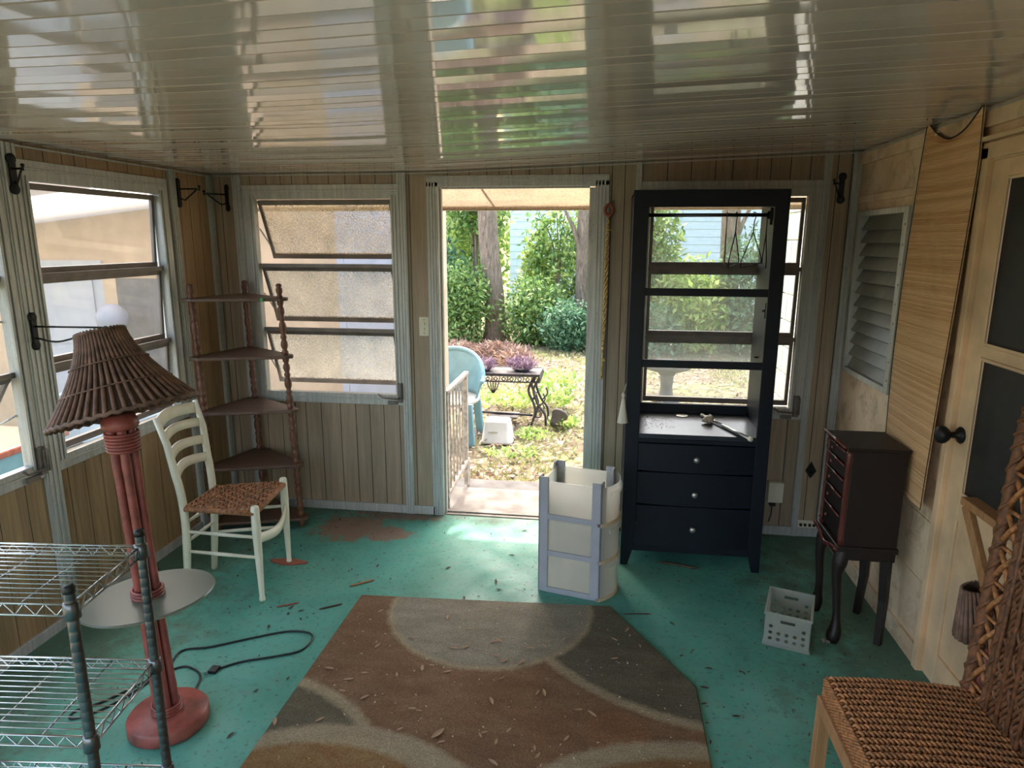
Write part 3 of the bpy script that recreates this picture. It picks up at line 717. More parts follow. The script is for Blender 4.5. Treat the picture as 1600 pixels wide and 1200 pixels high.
for x, sg in ((-0.66,-1),(-0.05,1)):
    m = MB(); g = GZ
    for y in (2.76, 3.06):
        m.tube(spline([(x,y,zt-0.06),(x-0.03*sg,y,0.2),(x+0.02*sg,y,0.08),(x+0.04*sg,y,-0.02),(x,y,g+0.02)],6), 0.014, 6)
        m.tube(spline([(x+0.05*sg,y,zt-0.08),(x+0.02*sg,y,0.2),(x+0.07*sg,y,0.06),(x+0.14*sg,y,-0.04),(x+0.15*sg,y,g)],6), 0.013, 6)
        m.tube(spline([(x+0.12*sg,y,0.18),(x+0.14*sg,y,0.12),(x+0.09*sg,y,0.05)],6), 0.008, 6)
        m.tube([(x+0.07*sg+0.035*math.cos(a*PI/8),y,-0.04+0.035*math.sin(a*PI/8)) for a in range(17)], 0.007, 5)
    for z in (-0.08, 0.12, 0.3): m.tube([(x+0.02*sg,2.76,z),(x+0.02*sg,3.06,z)], 0.01, 6)
    part('leg', m, MAT['cast_iron'], t)
m = MB(); m.tube([(-0.66,2.9,-0.07),(-0.05,2.9,-0.09)], 0.012, 6); m.box((-0.5,2.78,-0.10),(-0.2,3.02,-0.09)); part('treadle', m, MAT['cast_iron'], t)

# leaf clouds
def leaf_mesh(name, pts, size, mat, up=0.3, asp=0.45, seed=1, droop=None):
    r = np.random.default_rng(seed); P = np.asarray(pts, float); n = len(P)
    d = r.normal(size=(n,3)); d /= np.linalg.norm(d, axis=1)[:,None]
    if droop is not None: d[:,2] = d[:,2]*0.4+droop; d /= np.linalg.norm(d, axis=1)[:,None]
    q = r.normal(size=(n,3)); q[:,2] += up*3
    s = np.cross(d, q); s /= (np.linalg.norm(s, axis=1)[:,None]+1e-9)
    nn = np.cross(s, d)
    L = size*(0.6+0.8*r.random(n))[:,None]; W = L*asp
    v = np.stack([P, P+d*L*0.45+s*W*0.5+nn*L*0.06, P+d*L, P+d*L*0.45-s*W*0.5+nn*L*0.06], 1).reshape(-1,3)
    f = np.arange(4*n).reshape(n,4)
    me = bpy.data.meshes.new(name); me.from_pydata(v.tolist(), [], f.tolist()); me.materials.append(mat); me.update(); return me
def leaf_part(name, pts, size, mat, parent, **k):
    org = np.array(wloc(parent)); me = leaf_mesh(name, np.asarray(pts)-org, size, mat, **k)
    o = bpy.data.objects.new(name, me); COL.objects.link(o); o.parent = parent; return o
def ellipsoid(c, r, n, rg, shell=0.55, clump=0, cs=0.25):
    d = rg.normal(size=(n,3)); d /= np.linalg.norm(d, axis=1)[:,None]
    rad = (shell+(1-shell)*rg.random(n))[:,None]
    if clump:
        cc = rg.normal(size=(clump,3)); cc /= np.linalg.norm(cc, axis=1)[:,None]; cc *= (0.3+0.7*rg.random(clump)[:,None])
        d = cc[rg.integers(0, clump, n)] + rg.normal(size=(n,3))*cs; rad = 1
    p = np.array(c)+d*rad*np.array(r); p[:,2] = np.maximum(p[:,2], GZ+0.02); return p

rg = np.random.default_rng(11)
def tree(label, base, top, r0, r1, crown, lean=0, branches=()):
    t = thing('tree', label, 'tree', (base[0], base[1], GZ), group='trees behind the yard')
    b = V3((base[0], base[1], GZ-0.05)); e = V3(top); pts = []; rad = []
    for i in range(15):
        q = i/14; p = b.lerp(e, q)+V3((lean*math.sin(q*PI)+0.02*math.sin(q*11), 0.02*math.cos(q*9), 0)); pts.append(p); rad.append((r0*(1+0.5*max(0,0.08-q)/0.08))*(1-q)+r1*q)
    m = MB(); m.tube(pts, rad, 14); part('trunk', m, MAT['bark'], t)
    for br in branches:
        m = MB(); k = len(br); m.tube(spline(br, 5), [0.05*(1-i/(5*(k-1)))+0.012 for i in range(5*(k-1)+1)], 7); part('branch', m, MAT['bark'], t)
    if crown:
        c, r, n, sz = crown
        leaf_part('foliage', ellipsoid(c, r, n, rg, clump=60, cs=0.13), sz, MAT['leaf_green'], t, seed=int(n), up=1.0)
    return t
tree('thick grey oak trunk seen mid doorway, nearest of the yard trees', (-1.40,8.78), (-1.72,8.7,4.2), 0.20, 0.16, ((-0.75,5.2,6.4),(3.4,3.2,1.3),1900,0.16), 0.03, [[(-1.6,8.7,3.0),(-1.2,8.0,3.9),(-0.9,7.0,5.2),(-0.7,5.8,6.0)]])
tree('slender grey trunk left of the thick oak, leaning', (-2.87,11.3), (-2.78,11.2,5.0), 0.19, 0.15, ((-3.2,10.5,6.6),(3.0,2.6,1.6),1700,0.18), -0.10, [[(-2.85,11.2,1.6),(-3.2,11.1,2.1),(-3.7,11.0,2.9)]])
tree('reddish trunk at the right edge of the doorway view', (0.18,9.2), (0.30,9.1,5.0), 0.17, 0.15, ((1.6,7.4,6.6),(2.8,2.6,1.4),1300,0.18), 0.04, [[(0.25,9.1,1.2),(0.0,9.0,2.0),(-0.5,8.9,2.9)]])
tree('pale trunk seen through the black cabinet shelves', (2.75,8.3), (2.62,8.2,5.0), 0.17, 0.14, ((3.6,7.0,6.6),(2.4,2.4,1.3),1300,0.18), 0.06, [[(2.7,8.2,1.0),(2.9,8.1,2.0),(3.4,8.0,3.0)]])

def bush(label, c, r, n, sz, mat, name='bush', cat='bush', group='bushes at the back of the yard', stem=True, **k):
    t = thing(name, label, cat, (c[0], c[1], GZ), group=group)
    leaf_part('foliage', ellipsoid(c, r, n, rg, **{a: k[a] for a in k if a in ('clump','cs','shell')}), sz, mat, t, seed=int(c[0]*100+n), **{a: k[a] for a in k if a in ('up','asp','droop')})
    if stem:
        m = MB()
        for q in range(4):
            a = q*1.7; m.tube(spline([(c[0],c[1],GZ-0.02),(c[0]+0.1*r[0]*math.cos(a),c[1]+0.1*math.sin(a),c[2]-0.3*r[2]),(c[0]+0.5*r[0]*math.cos(a),c[1]+0.3*r[1]*math.sin(a),c[2]+0.5*r[2])],5), [0.03,0.028,0.026,0.024,0.022,0.02,0.018,0.015,0.012,0.01,0.008], 5)
        part('stem', m, MAT['bark'], t)
    return t
B = [('dense green bush below the slender trunk, leftmost through the doorway', (-2.75,9.3,0.75),(0.85,0.7,1.1),2600,0.12,'leaf_blue'),
     ('tall sunny shrub between the two left trunks', (-2.25,10.4,1.7),(0.55,0.6,1.5),1700,0.13,'leaf_light'),
     ('dark glossy bush just left of the thick trunk', (-2.0,8.5,0.55),(0.62,0.55,0.85),2100,0.10,'leaf_green'),
     ('sunlit yellow-green shrub just right of the thick trunk', (-0.72,9.8,0.8),(0.42,0.5,1.15),1400,0.12,'leaf_light'),
     ('thick green bush below the blue house, right of the thick trunk', (-0.62,8.5,0.35),(0.70,0.6,0.75),2300,0.10,'leaf_green'),
     ('low spreading bush at the foot of the reddish trunk', (0.10,7.9,0.22),(0.62,0.5,0.50),1800,0.09,'leaf_blue'),
     ('tall thin-leaved sapling in front of the blue house', (-0.30,9.7,1.75),(0.75,0.6,0.95),850,0.13,'leaf_green'),
     ('leafy shrub filling the top of the view above the dark bush', (-1.95,9.6,2.4),(0.8,0.6,0.8),1100,0.14,'leaf_green'),
     ('broad green shrub at the left in the cabinet shelves', (1.35,8.6,1.25),(0.75,0.7,1.55),2600,0.14,'leaf_green'),
     ('bright yellow-green bush in the middle cabinet shelf', (2.15,8.0,0.55),(0.70,0.6,0.95),2300,0.12,'leaf_light'),
     ('bluish bush at the right in the cabinet shelves', (3.15,8.0,0.75),(0.75,0.6,1.25),2300,0.12,'leaf_blue'),
     ('shaded hedge bush low behind the bird bath', (1.3,7.6,0.15),(0.8,0.5,0.55),1700,0.11,'leaf_blue'),
     ('tall bush far right of the cabinet view', (4.2,8.6,1.2),(0.9,0.7,1.6),2000,0.14,'leaf_green'),
     ('pale far bush in the gap between the thick trunk and the blue house', (-3.05,15.5,1.6),(1.15,0.8,2.2),2600,0.2,'leaf_light'),
     ('tall far bush behind the sunny shrub at the left', (-5.4,15.0,2.2),(1.8,0.8,2.8),3200,0.2,'leaf_green'),
     ('fine-leaved shrub hiding the foot of the blue house', (0.1,11.0,0.9),(0.9,0.6,1.1),1500,0.12,'leaf_green'),
     ('wide far hedge bush behind the slender trunk', (-3.8,11.6,1.2),(1.2,0.8,1.7),2400,0.15,'leaf_green')]
for lb, c, r, n, sz, mt in B: bush(lb, c, r, int(n*1.7), sz, MAT[mt], shell=0.35, up=0.6)
# bronze-leaved bedding before the hedge, purple plants on the table, weeds
for lb, c, r, n in [('low bronze-leaved plants at the left before the hedge',(-1.75,6.7,-0.06),(0.55,0.35,0.14),620),
                    ('low bronze-leaved clump behind the iron table',(-0.95,6.4,-0.04),(0.45,0.35,0.17),620),
                    ('reddish dry fern clump right behind the iron table',(-0.58,5.7,-0.03),(0.26,0.25,0.18),420)]:
    bush(lb, c, r, n, 0.13, MAT['leaf_bronze'], 'bedding_plant', 'plant', 'bronze plants before the hedge', stem=False, asp=0.22, droop=0.5)
for lb, c in [('purple-leaved plant on the left of the iron table', (-0.58,2.88,zt+0.05)), ('bushy purple-leaved plant on the right of the iron table', (-0.17,2.92,zt+0.07))]:
    t = thing('purple_plant', lb, 'plant', (c[0],c[1],zt+0.01), group='purple plants on the iron table')
    leaf_part('foliage', ellipsoid(c, (0.15,0.12,0.07), 260, rg), 0.08, MAT['leaf_purple'], t, asp=0.2, droop=0.6, seed=3)
    m = MB(); m.lathe([(0.07,0),(0.10,0.03),(0.09,0.03)], (c[0],c[1],zt+0.01), (0,0,1), 14); part('planter', m, MAT['cast_iron'], t)
for lb, c, r, n, sz in [('tall bright weed standing right of the iron table', (0.16,3.6,0.05),(0.24,0.25,0.24),420,0.085),
                    ('low green weed beside the tipped pot', (0.28,2.75,-0.13),(0.16,0.16,0.07),220,0.06),
                    ('green weed patch between tub and step', (-0.10,1.75,-0.15),(0.26,0.18,0.04),260,0.05),
                    ('green weed tuft in front of the iron table', (0.02,2.35,-0.14),(0.2,0.18,0.06),260,0.055),
                    ('yellow-green weed under the iron table', (-0.40,3.5,-0.08),(0.35,0.3,0.10),420,0.07)]:
    bush(lb, c, r, int(n*0.6), sz, MAT['leaf_light'], 'weed', 'weed', 'weeds in the yard', stem=False, droop=0.5)
# grass and fallen leaves nobody could count
def scatter(n, x0, x1, y0, y1, z):
    return np.stack([x0+(x1-x0)*rg.random(n), y0+(y1-y0)*rg.random(n)**1.3, np.full(n, z)], 1)
g_ = scatter(16000, -3.2, 4.4, 1.0, 7.5, GZ+0.0); out_ = lambda p: ((p[:,0] < 1.95)|(p[:,1] > 1.7))&((p[:,0] > -0.68)|(p[:,1] > 2.0))
k_ = out_(g_)&((np.sin(g_[:,0]*2.1+1.0)+np.cos(g_[:,1]*1.7+g_[:,0])+0.7*np.sin(g_[:,0]*5.3-g_[:,1]*3.1)) > 0.0)
lt_ = scatter(13000, -3.2, 4.4, 1.0, 8.0, GZ+0.022); lt_ = lt_[out_(lt_)]
o = bpy.data.objects.new('grass', leaf_mesh('grass', g_[k_], 0.08, MAT['grass'], asp=0.16, droop=0.7, seed=8)); COL.objects.link(o); tag(o, 'short patchy grass growing across the sunlit yard', 'grass', kind='stuff')
o = bpy.data.objects.new('leaf_litter', leaf_mesh('leaf_litter', lt_, 0.06, MAT['litter'], up=6, asp=0.5, droop=0.03, seed=9)); COL.objects.link(o); tag(o, 'brown fallen leaves carpeting the yard', 'fallen leaves', kind='stuff')

# white tub upside down, tipped pot, bird bath
t = thing('plastic_tub', 'white plastic dishpan turned upside down on the yard ground', 'tub', (-0.31, 2.22, GZ))
def rrect(cx, cy_, hx, hy, r, z, n=5):
    out = []
    for sx, sy, a0 in ((1,1,0),(-1,1,90),(-1,-1,180),(1,-1,270)):
        for k in range(n+1):
            a = math.radians(a0+90*k/n); out.append((cx+sx*(hx-r)+r*math.cos(a), cy_+sy*(hy-r)+r*math.sin(a), z))
    return out
m = MB(); loops = [rrect(-0.315,2.24,0.150,0.13,0.04,GZ),rrect(-0.315,2.24,0.155,0.135,0.04,GZ+0.012),rrect(-0.315,2.24,0.145,0.125,0.04,GZ+0.016),rrect(-0.315,2.24,0.118,0.10,0.035,GZ+0.20),rrect(-0.315,2.24,0.105,0.088,0.03,GZ+0.215)]
vs = [p for l_ in loops for p in l_]; N = len(loops[0])
m.add(vs, [(i*N+k, i*N+(k+1)%N, (i+1)*N+(k+1)%N, (i+1)*N+k) for i in range(len(loops)-1) for k in range(N)]+[tuple(range((len(loops)-1)*N, len(loops)*N))], True)
part('tub_body', m, MAT['tub'], t); m = MB(); m.box((-0.39,2.120,GZ+0.11),(-0.30,2.130,GZ+0.122)); part('rib', m, MAT['tub'], t)
t = thing('plant_pot', 'dark grey plant pot lying tipped beside the iron table', 'pot', (0.19, 2.72, GZ))
m = MB(); m.lathe([(0.050,0.0),(0.054,0.0),(0.078,0.13),(0.086,0.13),(0.086,0.155),(0.072,0.155),(0.048,0.015)], (0.20,2.66,GZ+0.055), (0.25,0.55,0.50), 20); part('pot_wall', m, MAT['pot'], t)
t = thing('bird_bath', 'weathered grey bird bath standing in the yard past the window', 'bird bath', (1.41, 4.0, GZ))
m = MB(); m.lathe([(0.15,0),(0.15,0.04),(0.09,0.07),(0.07,0.2),(0.08,0.34),(0.11,0.38)], (1.41,4.0,GZ), (0,0,1), 18); part('pedestal', m, MAT['concrete_grey'], t)
m = MB(); m.lathe([(0.10,0.38),(0.26,0.43),(0.30,0.48),(0.28,0.49),(0.05,0.44)], (1.41,4.0,GZ), (0,0,1), 24); part('basin', m, MAT['concrete_grey'], t)

# far pale-blue house
t = thing('blue_house', 'pale blue sided house far behind the trees', 'house', (1.5, 13.3, GZ))
m = MB(); m.box((-1.75,13.1,GZ),(6.5,17.0,3.6))
for k in range(20): m.hexa([(-1.75,13.08,GZ+0.18*k),(6.5,13.08,GZ+0.18*k),(6.5,13.1,GZ+0.18*k),(-1.75,13.1,GZ+0.18*k),(-1.75,13.097,GZ+0.18*k+0.178),(6.5,13.097,GZ+0.18*k+0.178),(6.5,13.1,GZ+0.18*k+0.178),(-1.75,13.1,GZ+0.18*k+0.178)])
part('siding', m, MAT['blue_siding'], t)
m = MB(); m.hexa([(-2.2,12.7,3.5),(7,12.7,3.5),(7,17.4,3.5),(-2.2,17.4,3.5),(-2.2,15,4.9),(7,15,4.9),(7,15.1,4.9),(-2.2,15.1,4.9)]); part('roof', m, MAT['concrete_grey'], t)
m = MB(); m.box((0.2,13.04,0.4),(1.0,13.1,1.9)); part('window', m, MAT['blue_grey'], t)

# carport building seen through the left windows and the rain-spotted window
t = thing('carport', 'beige walled carport building beside the porch, white door in its wall', 'building', (-2.8, 1.7, GZ))
m = MB(); m.box((-7.0,1.80,GZ),(-0.72,1.95,2.6)); part('wall', m, MAT['beige_wall'], t)
m = MB(); m.box((-1.60,1.775,GZ),(-0.78,1.80,2.02)); m.box((-1.66,1.77,GZ),(-1.60,1.80,2.08)); part('door', m, MAT['white_door'], t)
m = MB(); m.box((-4.75,1.77,GZ),(-3.93,1.80,1.52)); m.box((-4.65,1.755,0.05),(-4.03,1.77,0.62)); m.box((-4.65,1.755,0.75),(-4.03,1.77,1.36)); part('door', m, MAT['white_door'], t)
m = MB(); m.box((-3.80,1.775,0.25),(-2.75,1.80,1.36)); part('window', m, MAT['grey_screen'], t)
m = MB(); m.box((-3.93,1.77,GZ),(-3.80,1.80,1.42)); m.box((-2.75,1.77,0.2),(-2.65,1.80,1.42)); part('window_trim', m, MAT['beige_wall'], t)
m = MB(); m.grid(lambda u, v: (-7.2+4.85*u, 0.40+1.5*v, 1.56+0.54*u+0.008*math.sin(v*110)), 2, 110); part('carport_roof', m, MAT['tan_roof'], t)
m = MB(); m.box((-2.45,0.40,2.02),(-2.33,1.9,2.20)); part('roof_beam', m, MAT['tan_roof'], t)
m = MB(); m.box((-4.3,1.60,GZ+0.0),(-3.1,1.66,0.32)); m.box((-4.3,1.2,GZ+0.0),(-4.22,1.66,0.32)); part('low_wall', m, MAT['blue_siding'], t)
t = thing('globe_lamp', 'white round globe lamp on a post by the carport wall', 'lamp', (-3.62, 1.45, GZ))
m = MB(); m.lathe([(0.10,0),(0.06,0.05),(0.04,0.1),(0.04,1.08),(0.07,1.10)], (-3.62,1.45,GZ), (0,0,1), 14); part('post', m, MAT['concrete_grey'], t)
m = MB(); m.sphere((-3.62,1.45,1.03), 0.13, n=20); part('globe', m, MAT['globe'], t)
# things left of the porch, past the near window
bush('sunny bush past the open left window', (-5.6,-0.2,0.35), (0.8,0.9,0.7), 1500, 0.12, MAT['leaf_light'])
t = thing('storage_bin', 'pale blue plastic bin outside the left window', 'bin', (-2.62, -0.95, GZ))
m = MB(); m.hexa([(-2.85,-1.15,GZ),(-2.45,-1.15,GZ),(-2.45,-0.75,GZ),(-2.85,-0.75,GZ),(-2.95,-1.25,0.62),(-2.35,-1.25,0.62),(-2.35,-0.65,0.62),(-2.95,-0.65,0.62)]); part('bin_body', m, MAT['blue_plastic'], t, bevel=0.02)
m = MB(); m.box((-2.98,-1.28,0.62),(-2.32,-0.62,0.66)); part('lid', m, MAT['ringwood'], t, bevel=0.01)

# ================================================================== FURNITURE
# ---- rug with its far right corner folded under
t_rug = MB(); rp = [(-0.465,-1.045),(0.741,-0.979),(1.073,-1.530),(1.069,-3.05),(-0.475,-3.05)]
def rug_in(poly, d):
    c = np.mean(poly, 0); return [tuple(np.array(p)+(c-np.array(p))*d) for p in poly]
rp2 = rug_in(rp, 0.006); n5 = 5
t_rug.add([(x,y,0.0) for x,y in rp]+[(x,y,0.008) for x,y in rp]+[(x,y,0.012) for x,y in rp2],
          [(4,3,2,1,0)]+[(i,(i+1)%5,5+(i+1)%5,5+i) for i in range(5)]+[(5+i,5+(i+1)%5,10+(i+1)%5,10+i) for i in range(5)]+[(10,11,12,13,14)])
o = part('rug', t_rug, MAT['rug'], origin=(0,0,0)); tag(o, 'worn brown rug patterned with large circles, its corner folded under', 'rug')

# ---- black wardrobe cabinet (back panel and shelves gone)
cab = thing('wardrobe_cabinet', 'tall black open cabinet with three drawers before the right window', 'cabinet', (1.156, -0.285, 0))
BP = MAT['black_paint']; x0, x1, y0, y1 = 0.795, 1.517, -0.525, -0.045
m = MB(); m.prism([(y0+0.02,0.10),(y0+0.02,1.945),(y1,1.945),(y1,0.0),(y1-0.05,0.0),(y1-0.10,0.10)], x0+0.004, x0+0.026, 'yz'); part('side_panel', m, BP, cab, bevel=0.002)
m = MB(); m.prism([(y0+0.02,0.10),(y0+0.02,1.945),(y1,1.945),(y1,0.0),(y1-0.05,0.0),(y1-0.10,0.10)], x1-0.026, x1-0.004, 'yz'); part('side_panel', m, BP, cab, bevel=0.002)
m = MB(); m.prism([(x0,1.945),(x0+0.073,1.945),(x0+0.073,0.125),(x0+0.038,0.0),(x0,0.0)], y0, y0+0.024, 'xz'); part('stile', m, BP, cab, bevel=0.003)
m = MB(); m.prism([(x1-0.067,1.945),(x1,1.945),(x1,0.0),(x1-0.038,0.0),(x1-0.067,0.125)], y0, y0+0.024, 'xz'); part('stile', m, BP, cab, bevel=0.003)
m = MB(); m.box((x0,y0-0.004,1.868),(x1,y0+0.022,1.948)); m.box((x0+0.004,y0+0.02,1.925),(x1-0.004,y1,1.947)); part('top', m, BP, cab, bevel=0.003)
for a, b in ((1.444,1.482),(1.085,1.124)):
    m = MB(); m.box((x0+0.06,y0+0.001,a),(x1-0.06,y0+0.022,b)); part('cross_rail', m, BP, cab, bevel=0.002)
m = MB(); m.prism([(x0+0.070,y0),(x1-0.064,y0),(x1-0.064,y0+0.025),(x1-0.027,y0+0.025),(x1-0.027,y1),(x0+0.027,y1),(x0+0.027,y0+0.025),(x0+0.070,y0+0.025)], 0.712, 0.738); part('desk_shelf', m, MAT['desk_top'], cab, bevel=0.003, label='dusty grey-black lower shelf')
m = MB(); m.box((x0+0.02,y1-0.012,0.08),(x1-0.02,y1,0.79)); part('back_panel', m, BP, cab)
m = MB(); m.box((x0+0.06,y0+0.002,0.69),(x1-0.06,y0+0.020,0.711)); part('drawer_rail', m, BP, cab, bevel=0.002)
m = MB(); m.box((x0+0.06,y0+0.004,0.085),(x1-0.06,y0+0.020,0.125)); part('apron', m, BP, cab, bevel=0.002)
for k, (a, b, kz) in enumerate(((0.540,0.689,0.617),(0.357,0.536,0.429),(0.126,0.353,0.237))):
    m = MB()
    def fn(u, v, a=a, b=b):
        zt = b-0.022*(0.35 if k else 0.2)*(2*u-1)**2
        return (x0+0.074+(x1-x0-0.142)*u, y0+0.004-0.020*(1-(2*u-1)**2)*1.0, a+(zt-a)*v)
    m.grid(fn, 16, 2, sm=False); nb = len(m.v)
    m.grid(lambda u, v: (fn(u,v)[0], y0+0.30, fn(u,v)[2]), 16, 2, sm=False)
    m.grid(lambda u, v: (fn(u,1)[0], fn(u,1)[1]*(1-v)+(y0+0.30)*v, fn(u,1)[2]), 16, 1, sm=False)
    d = part('drawer', m, BP, cab)
    m = MB(); m.lathe([(0.007,0),(0.007,0.012),(0.015,0.017),(0.0165,0.022),(0.013,0.029),(0.002,0.031)], (1.160, y0-0.014, kz), (0,-1,0), 18); part('knob', m, MAT['knob'], d, label='silver knob')
m = MB(); m.tube([(x0+0.026,-0.30,1.838),(x1-0.026,-0.30,1.838)], 0.0095, 10); part('hanging_rod', m, MAT['chrome_dull'], cab, label='dull metal clothes rod')
m = MB(); m.box((x1-0.042,-0.325,1.812),(x1-0.026,-0.275,1.872)); m.lathe([(0.02,0),(0.02,0.02)], (x1-0.026,-0.30,1.838), (-1,0,0), 14); m.box((x1-0.036,-0.305,1.79),(x1-0.026,-0.295,1.815)); part('rod_bracket', m, MAT['black_metal'], cab)
m = MB(); m.lathe([(0.02,0),(0.02,0.02)], (x0+0.026,-0.30,1.838), (1,0,0), 14); part('rod_bracket', m, MAT['black_metal'], cab)
m = MB(); m.lathe([(0.018,0),(0.018,0.006),(0.006,0.01),(0.006,0.02)], (x1-0.026,-0.33,1.36), (-1,0,0), 14); m.box((x1-0.034,-0.338,1.32),(x1-0.026,-0.322,1.40)); part('latch', m, MAT['black_metal'], cab)
for z in (1.46, 1.10): 
    m = MB(); m.tube([(x1-0.026,-0.22,z),(x1-0.045,-0.22,z)], 0.004, 6); part('shelf_pin', m, MAT['black_metal'], cab)

def hanger(label, x, yaw, w=0.2, drop=0.235, narrow=1.0, mat='black_metal'):
    t = thing('wire_hanger', label, 'hanger', (x,-0.30,1.85), group='hangers on the cabinet rod')
    c, s = math.cos(yaw), math.sin(yaw)
    P = lambda a, z: (x+a*c, -0.30+a*s, z)
    m = MB(); zr = 1.838
    hook = [P(0.018*math.cos(a), zr+0.018*math.sin(a)-0.004) for a in [math.radians(180-q*22) for q in range(-1,9)]]
    m.tube(hook+[P(0.004,zr-0.03),P(0,zr-0.085)], 0.0026, 6); part('hook', m, MAT[mat], t)
    m = MB(); zb = zr-0.085; m.tube([P(0,zb),P(-w*0.5*narrow,zb-drop*0.62),P(-w*0.5*narrow,zb-drop*0.74),P(w*0.5*narrow,zb-drop*0.66),P(w*0.5*narrow,zb-drop*0.55),P(0,zb)], 0.0028, 6); part('frame', m, MAT[mat], t)
hanger('bent black wire hanger, widest one on the cabinet rod', 1.405, math.radians(50), 0.20)
hanger('black wire hanger turned edge-on in the middle of the rod', 1.318, math.radians(66), 0.20)
hanger('pale hanger with clips pressed against its dark neighbour', 1.272, math.radians(82), 0.16, 0.22, mat='stick_wood')
hanger('black hanger hard against the cabinet side on the rod', 1.468, math.radians(84), 0.18)

t = thing('tension_rod', 'white metal rod lying across the black cabinet shelf', 'rod', (1.36,-0.33,0.738))
pa, pb = Vector((1.235,-0.14,0.748)), Vector((1.408,-0.585,0.748)); pm = pa.lerp(pb, 0.45)
m = MB(); m.tube([pa, pm], 0.0075, 10); part('inner_tube', m, MAT['knob'], t)
m = MB(); m.tube([pm, pb], 0.0092, 10); part('outer_tube', m, MAT['knob'], t)
for q, r in ((pa,0.010),(pb,0.0125)):
    m = MB(); m.lathe([(r*0.8,-0.012),(r,-0.006),(r,0.006),(r*0.6,0.010)], q, (pb-pa), 12); part('end_cap', m, MAT['ivory'], t)
t = thing('seashell', 'small brown shell on the black cabinet shelf beside the rod', 'shell', (1.245,-0.27,0.738))
m = MB(); m.lathe([(0.001,-0.036),(0.012,-0.022),(0.024,0.0),(0.020,0.012),(0.026,0.018),(0.012,0.030),(0.002,0.036)], (1.245,-0.27,0.760), (1,0.2,0.28), 9); part('shell_body', m, MAT['shell'], t)
t = thing('cable_grommet', 'round pale disc set in the back of the cabinet shelf', 'grommet', (1.125,-0.13,0.738))
m = MB(); m.lathe([(0.036,0),(0.036,0.003),(0.030,0.005),(0.002,0.004)], (1.125,-0.13,0.738), (0,0,1), 24); part('cap', m, MAT['knob'], t)

# ---- three-drawer plastic cart
A = Vector((0.383,-0.861,0)); e1 = Vector((0.318,-0.077,0)).normalized(); e2 = Vector((0.077,0.318,0)).normalized()
DL, WD, HT = 0.315, 0.275, 0.57
def cart(p): q = A+e1*p[0]+e2*p[1]; return (q.x, q.y, p[2])
ct = thing('drawer_cart', 'three-tier frosted plastic drawer cart with grey frame by the doorway', 'cart', tuple(A+e1*DL/2+e2*WD/2))
for a, b in ((0,0),(DL-0.05,0),(0,WD-0.012),(DL-0.05,WD-0.012)):
    m = MB(cart); m.box((a,b,0.0),(a+0.05,b+0.012,0.60)); m.box((a if a == 0 else DL-0.012, b if b == 0 else WD-0.05, 0.0),((a+0.012) if a == 0 else DL, (0.05 if b == 0 else WD), 0.60))
    part('corner_post', m, MAT['cart_frame'], ct, bevel=0.004)
for z in (0.0, 0.195, 0.385):
    m = MB(cart)
    m.box((0.04,0.001,z),(DL-0.04,0.010,z+0.028)); m.box((0.04,WD-0.010,z),(DL-0.04,WD-0.001,z+0.028)); m.box((0.001,0.04,z),(0.010,WD-0.04,z+0.028))
    m.box((0.005,0.005,z+0.004),(DL-0.005,WD-0.005,z+0.010))
    part('tier_frame', m, MAT['cart_frame'], ct, bevel=0.002)
    bow = [(DL-0.02,0.0)]+[(DL+0.058*math.sin(PI*i/14)**0.8, WD*i/14) for i in range(15)]+[(DL-0.02,WD)]
    m = MB(cart); m.prism(bow, z, z+0.016); part('lip', m, MAT['cart_trim'], ct, label='tan curved front lip')
    h = 0.181 if z < 0.3 else 0.178
    m = MB(cart); th = 0.003; a0, b0 = 0.014, 0.014; zz = z+0.013
    m.box((a0,b0,zz),(DL,WD-b0,zz+th)); m.box((a0,b0,zz),(DL,b0+th,zz+h)); m.box((a0,WD-b0-th,zz),(DL,WD-b0,zz+h)); m.box((a0,b0,zz),(a0+th,WD-b0,zz+h))
    f = [(DL+0.052*math.sin(PI*i/14)**0.8, b0*0.3+(WD-b0*0.6)*i/14) for i in range(15)]; g = [(x-0.004, y) for x, y in f]
    m.prism(f+g[::-1], zz, zz+h+0.004)
    d = part('drawer', m, MAT['cart_clear'], ct)
    m = MB(cart); f = [(DL+0.002+0.052*math.sin(PI*i/20)**0.8+0.006, WD*i/20) for i in range(3,18)]; g = [(x-0.006, y) for x, y in f]; m.prism(f+g[::-1], zz+h*0.74, zz+h*0.86); part('pull', m, MAT['cart_clear'], d)

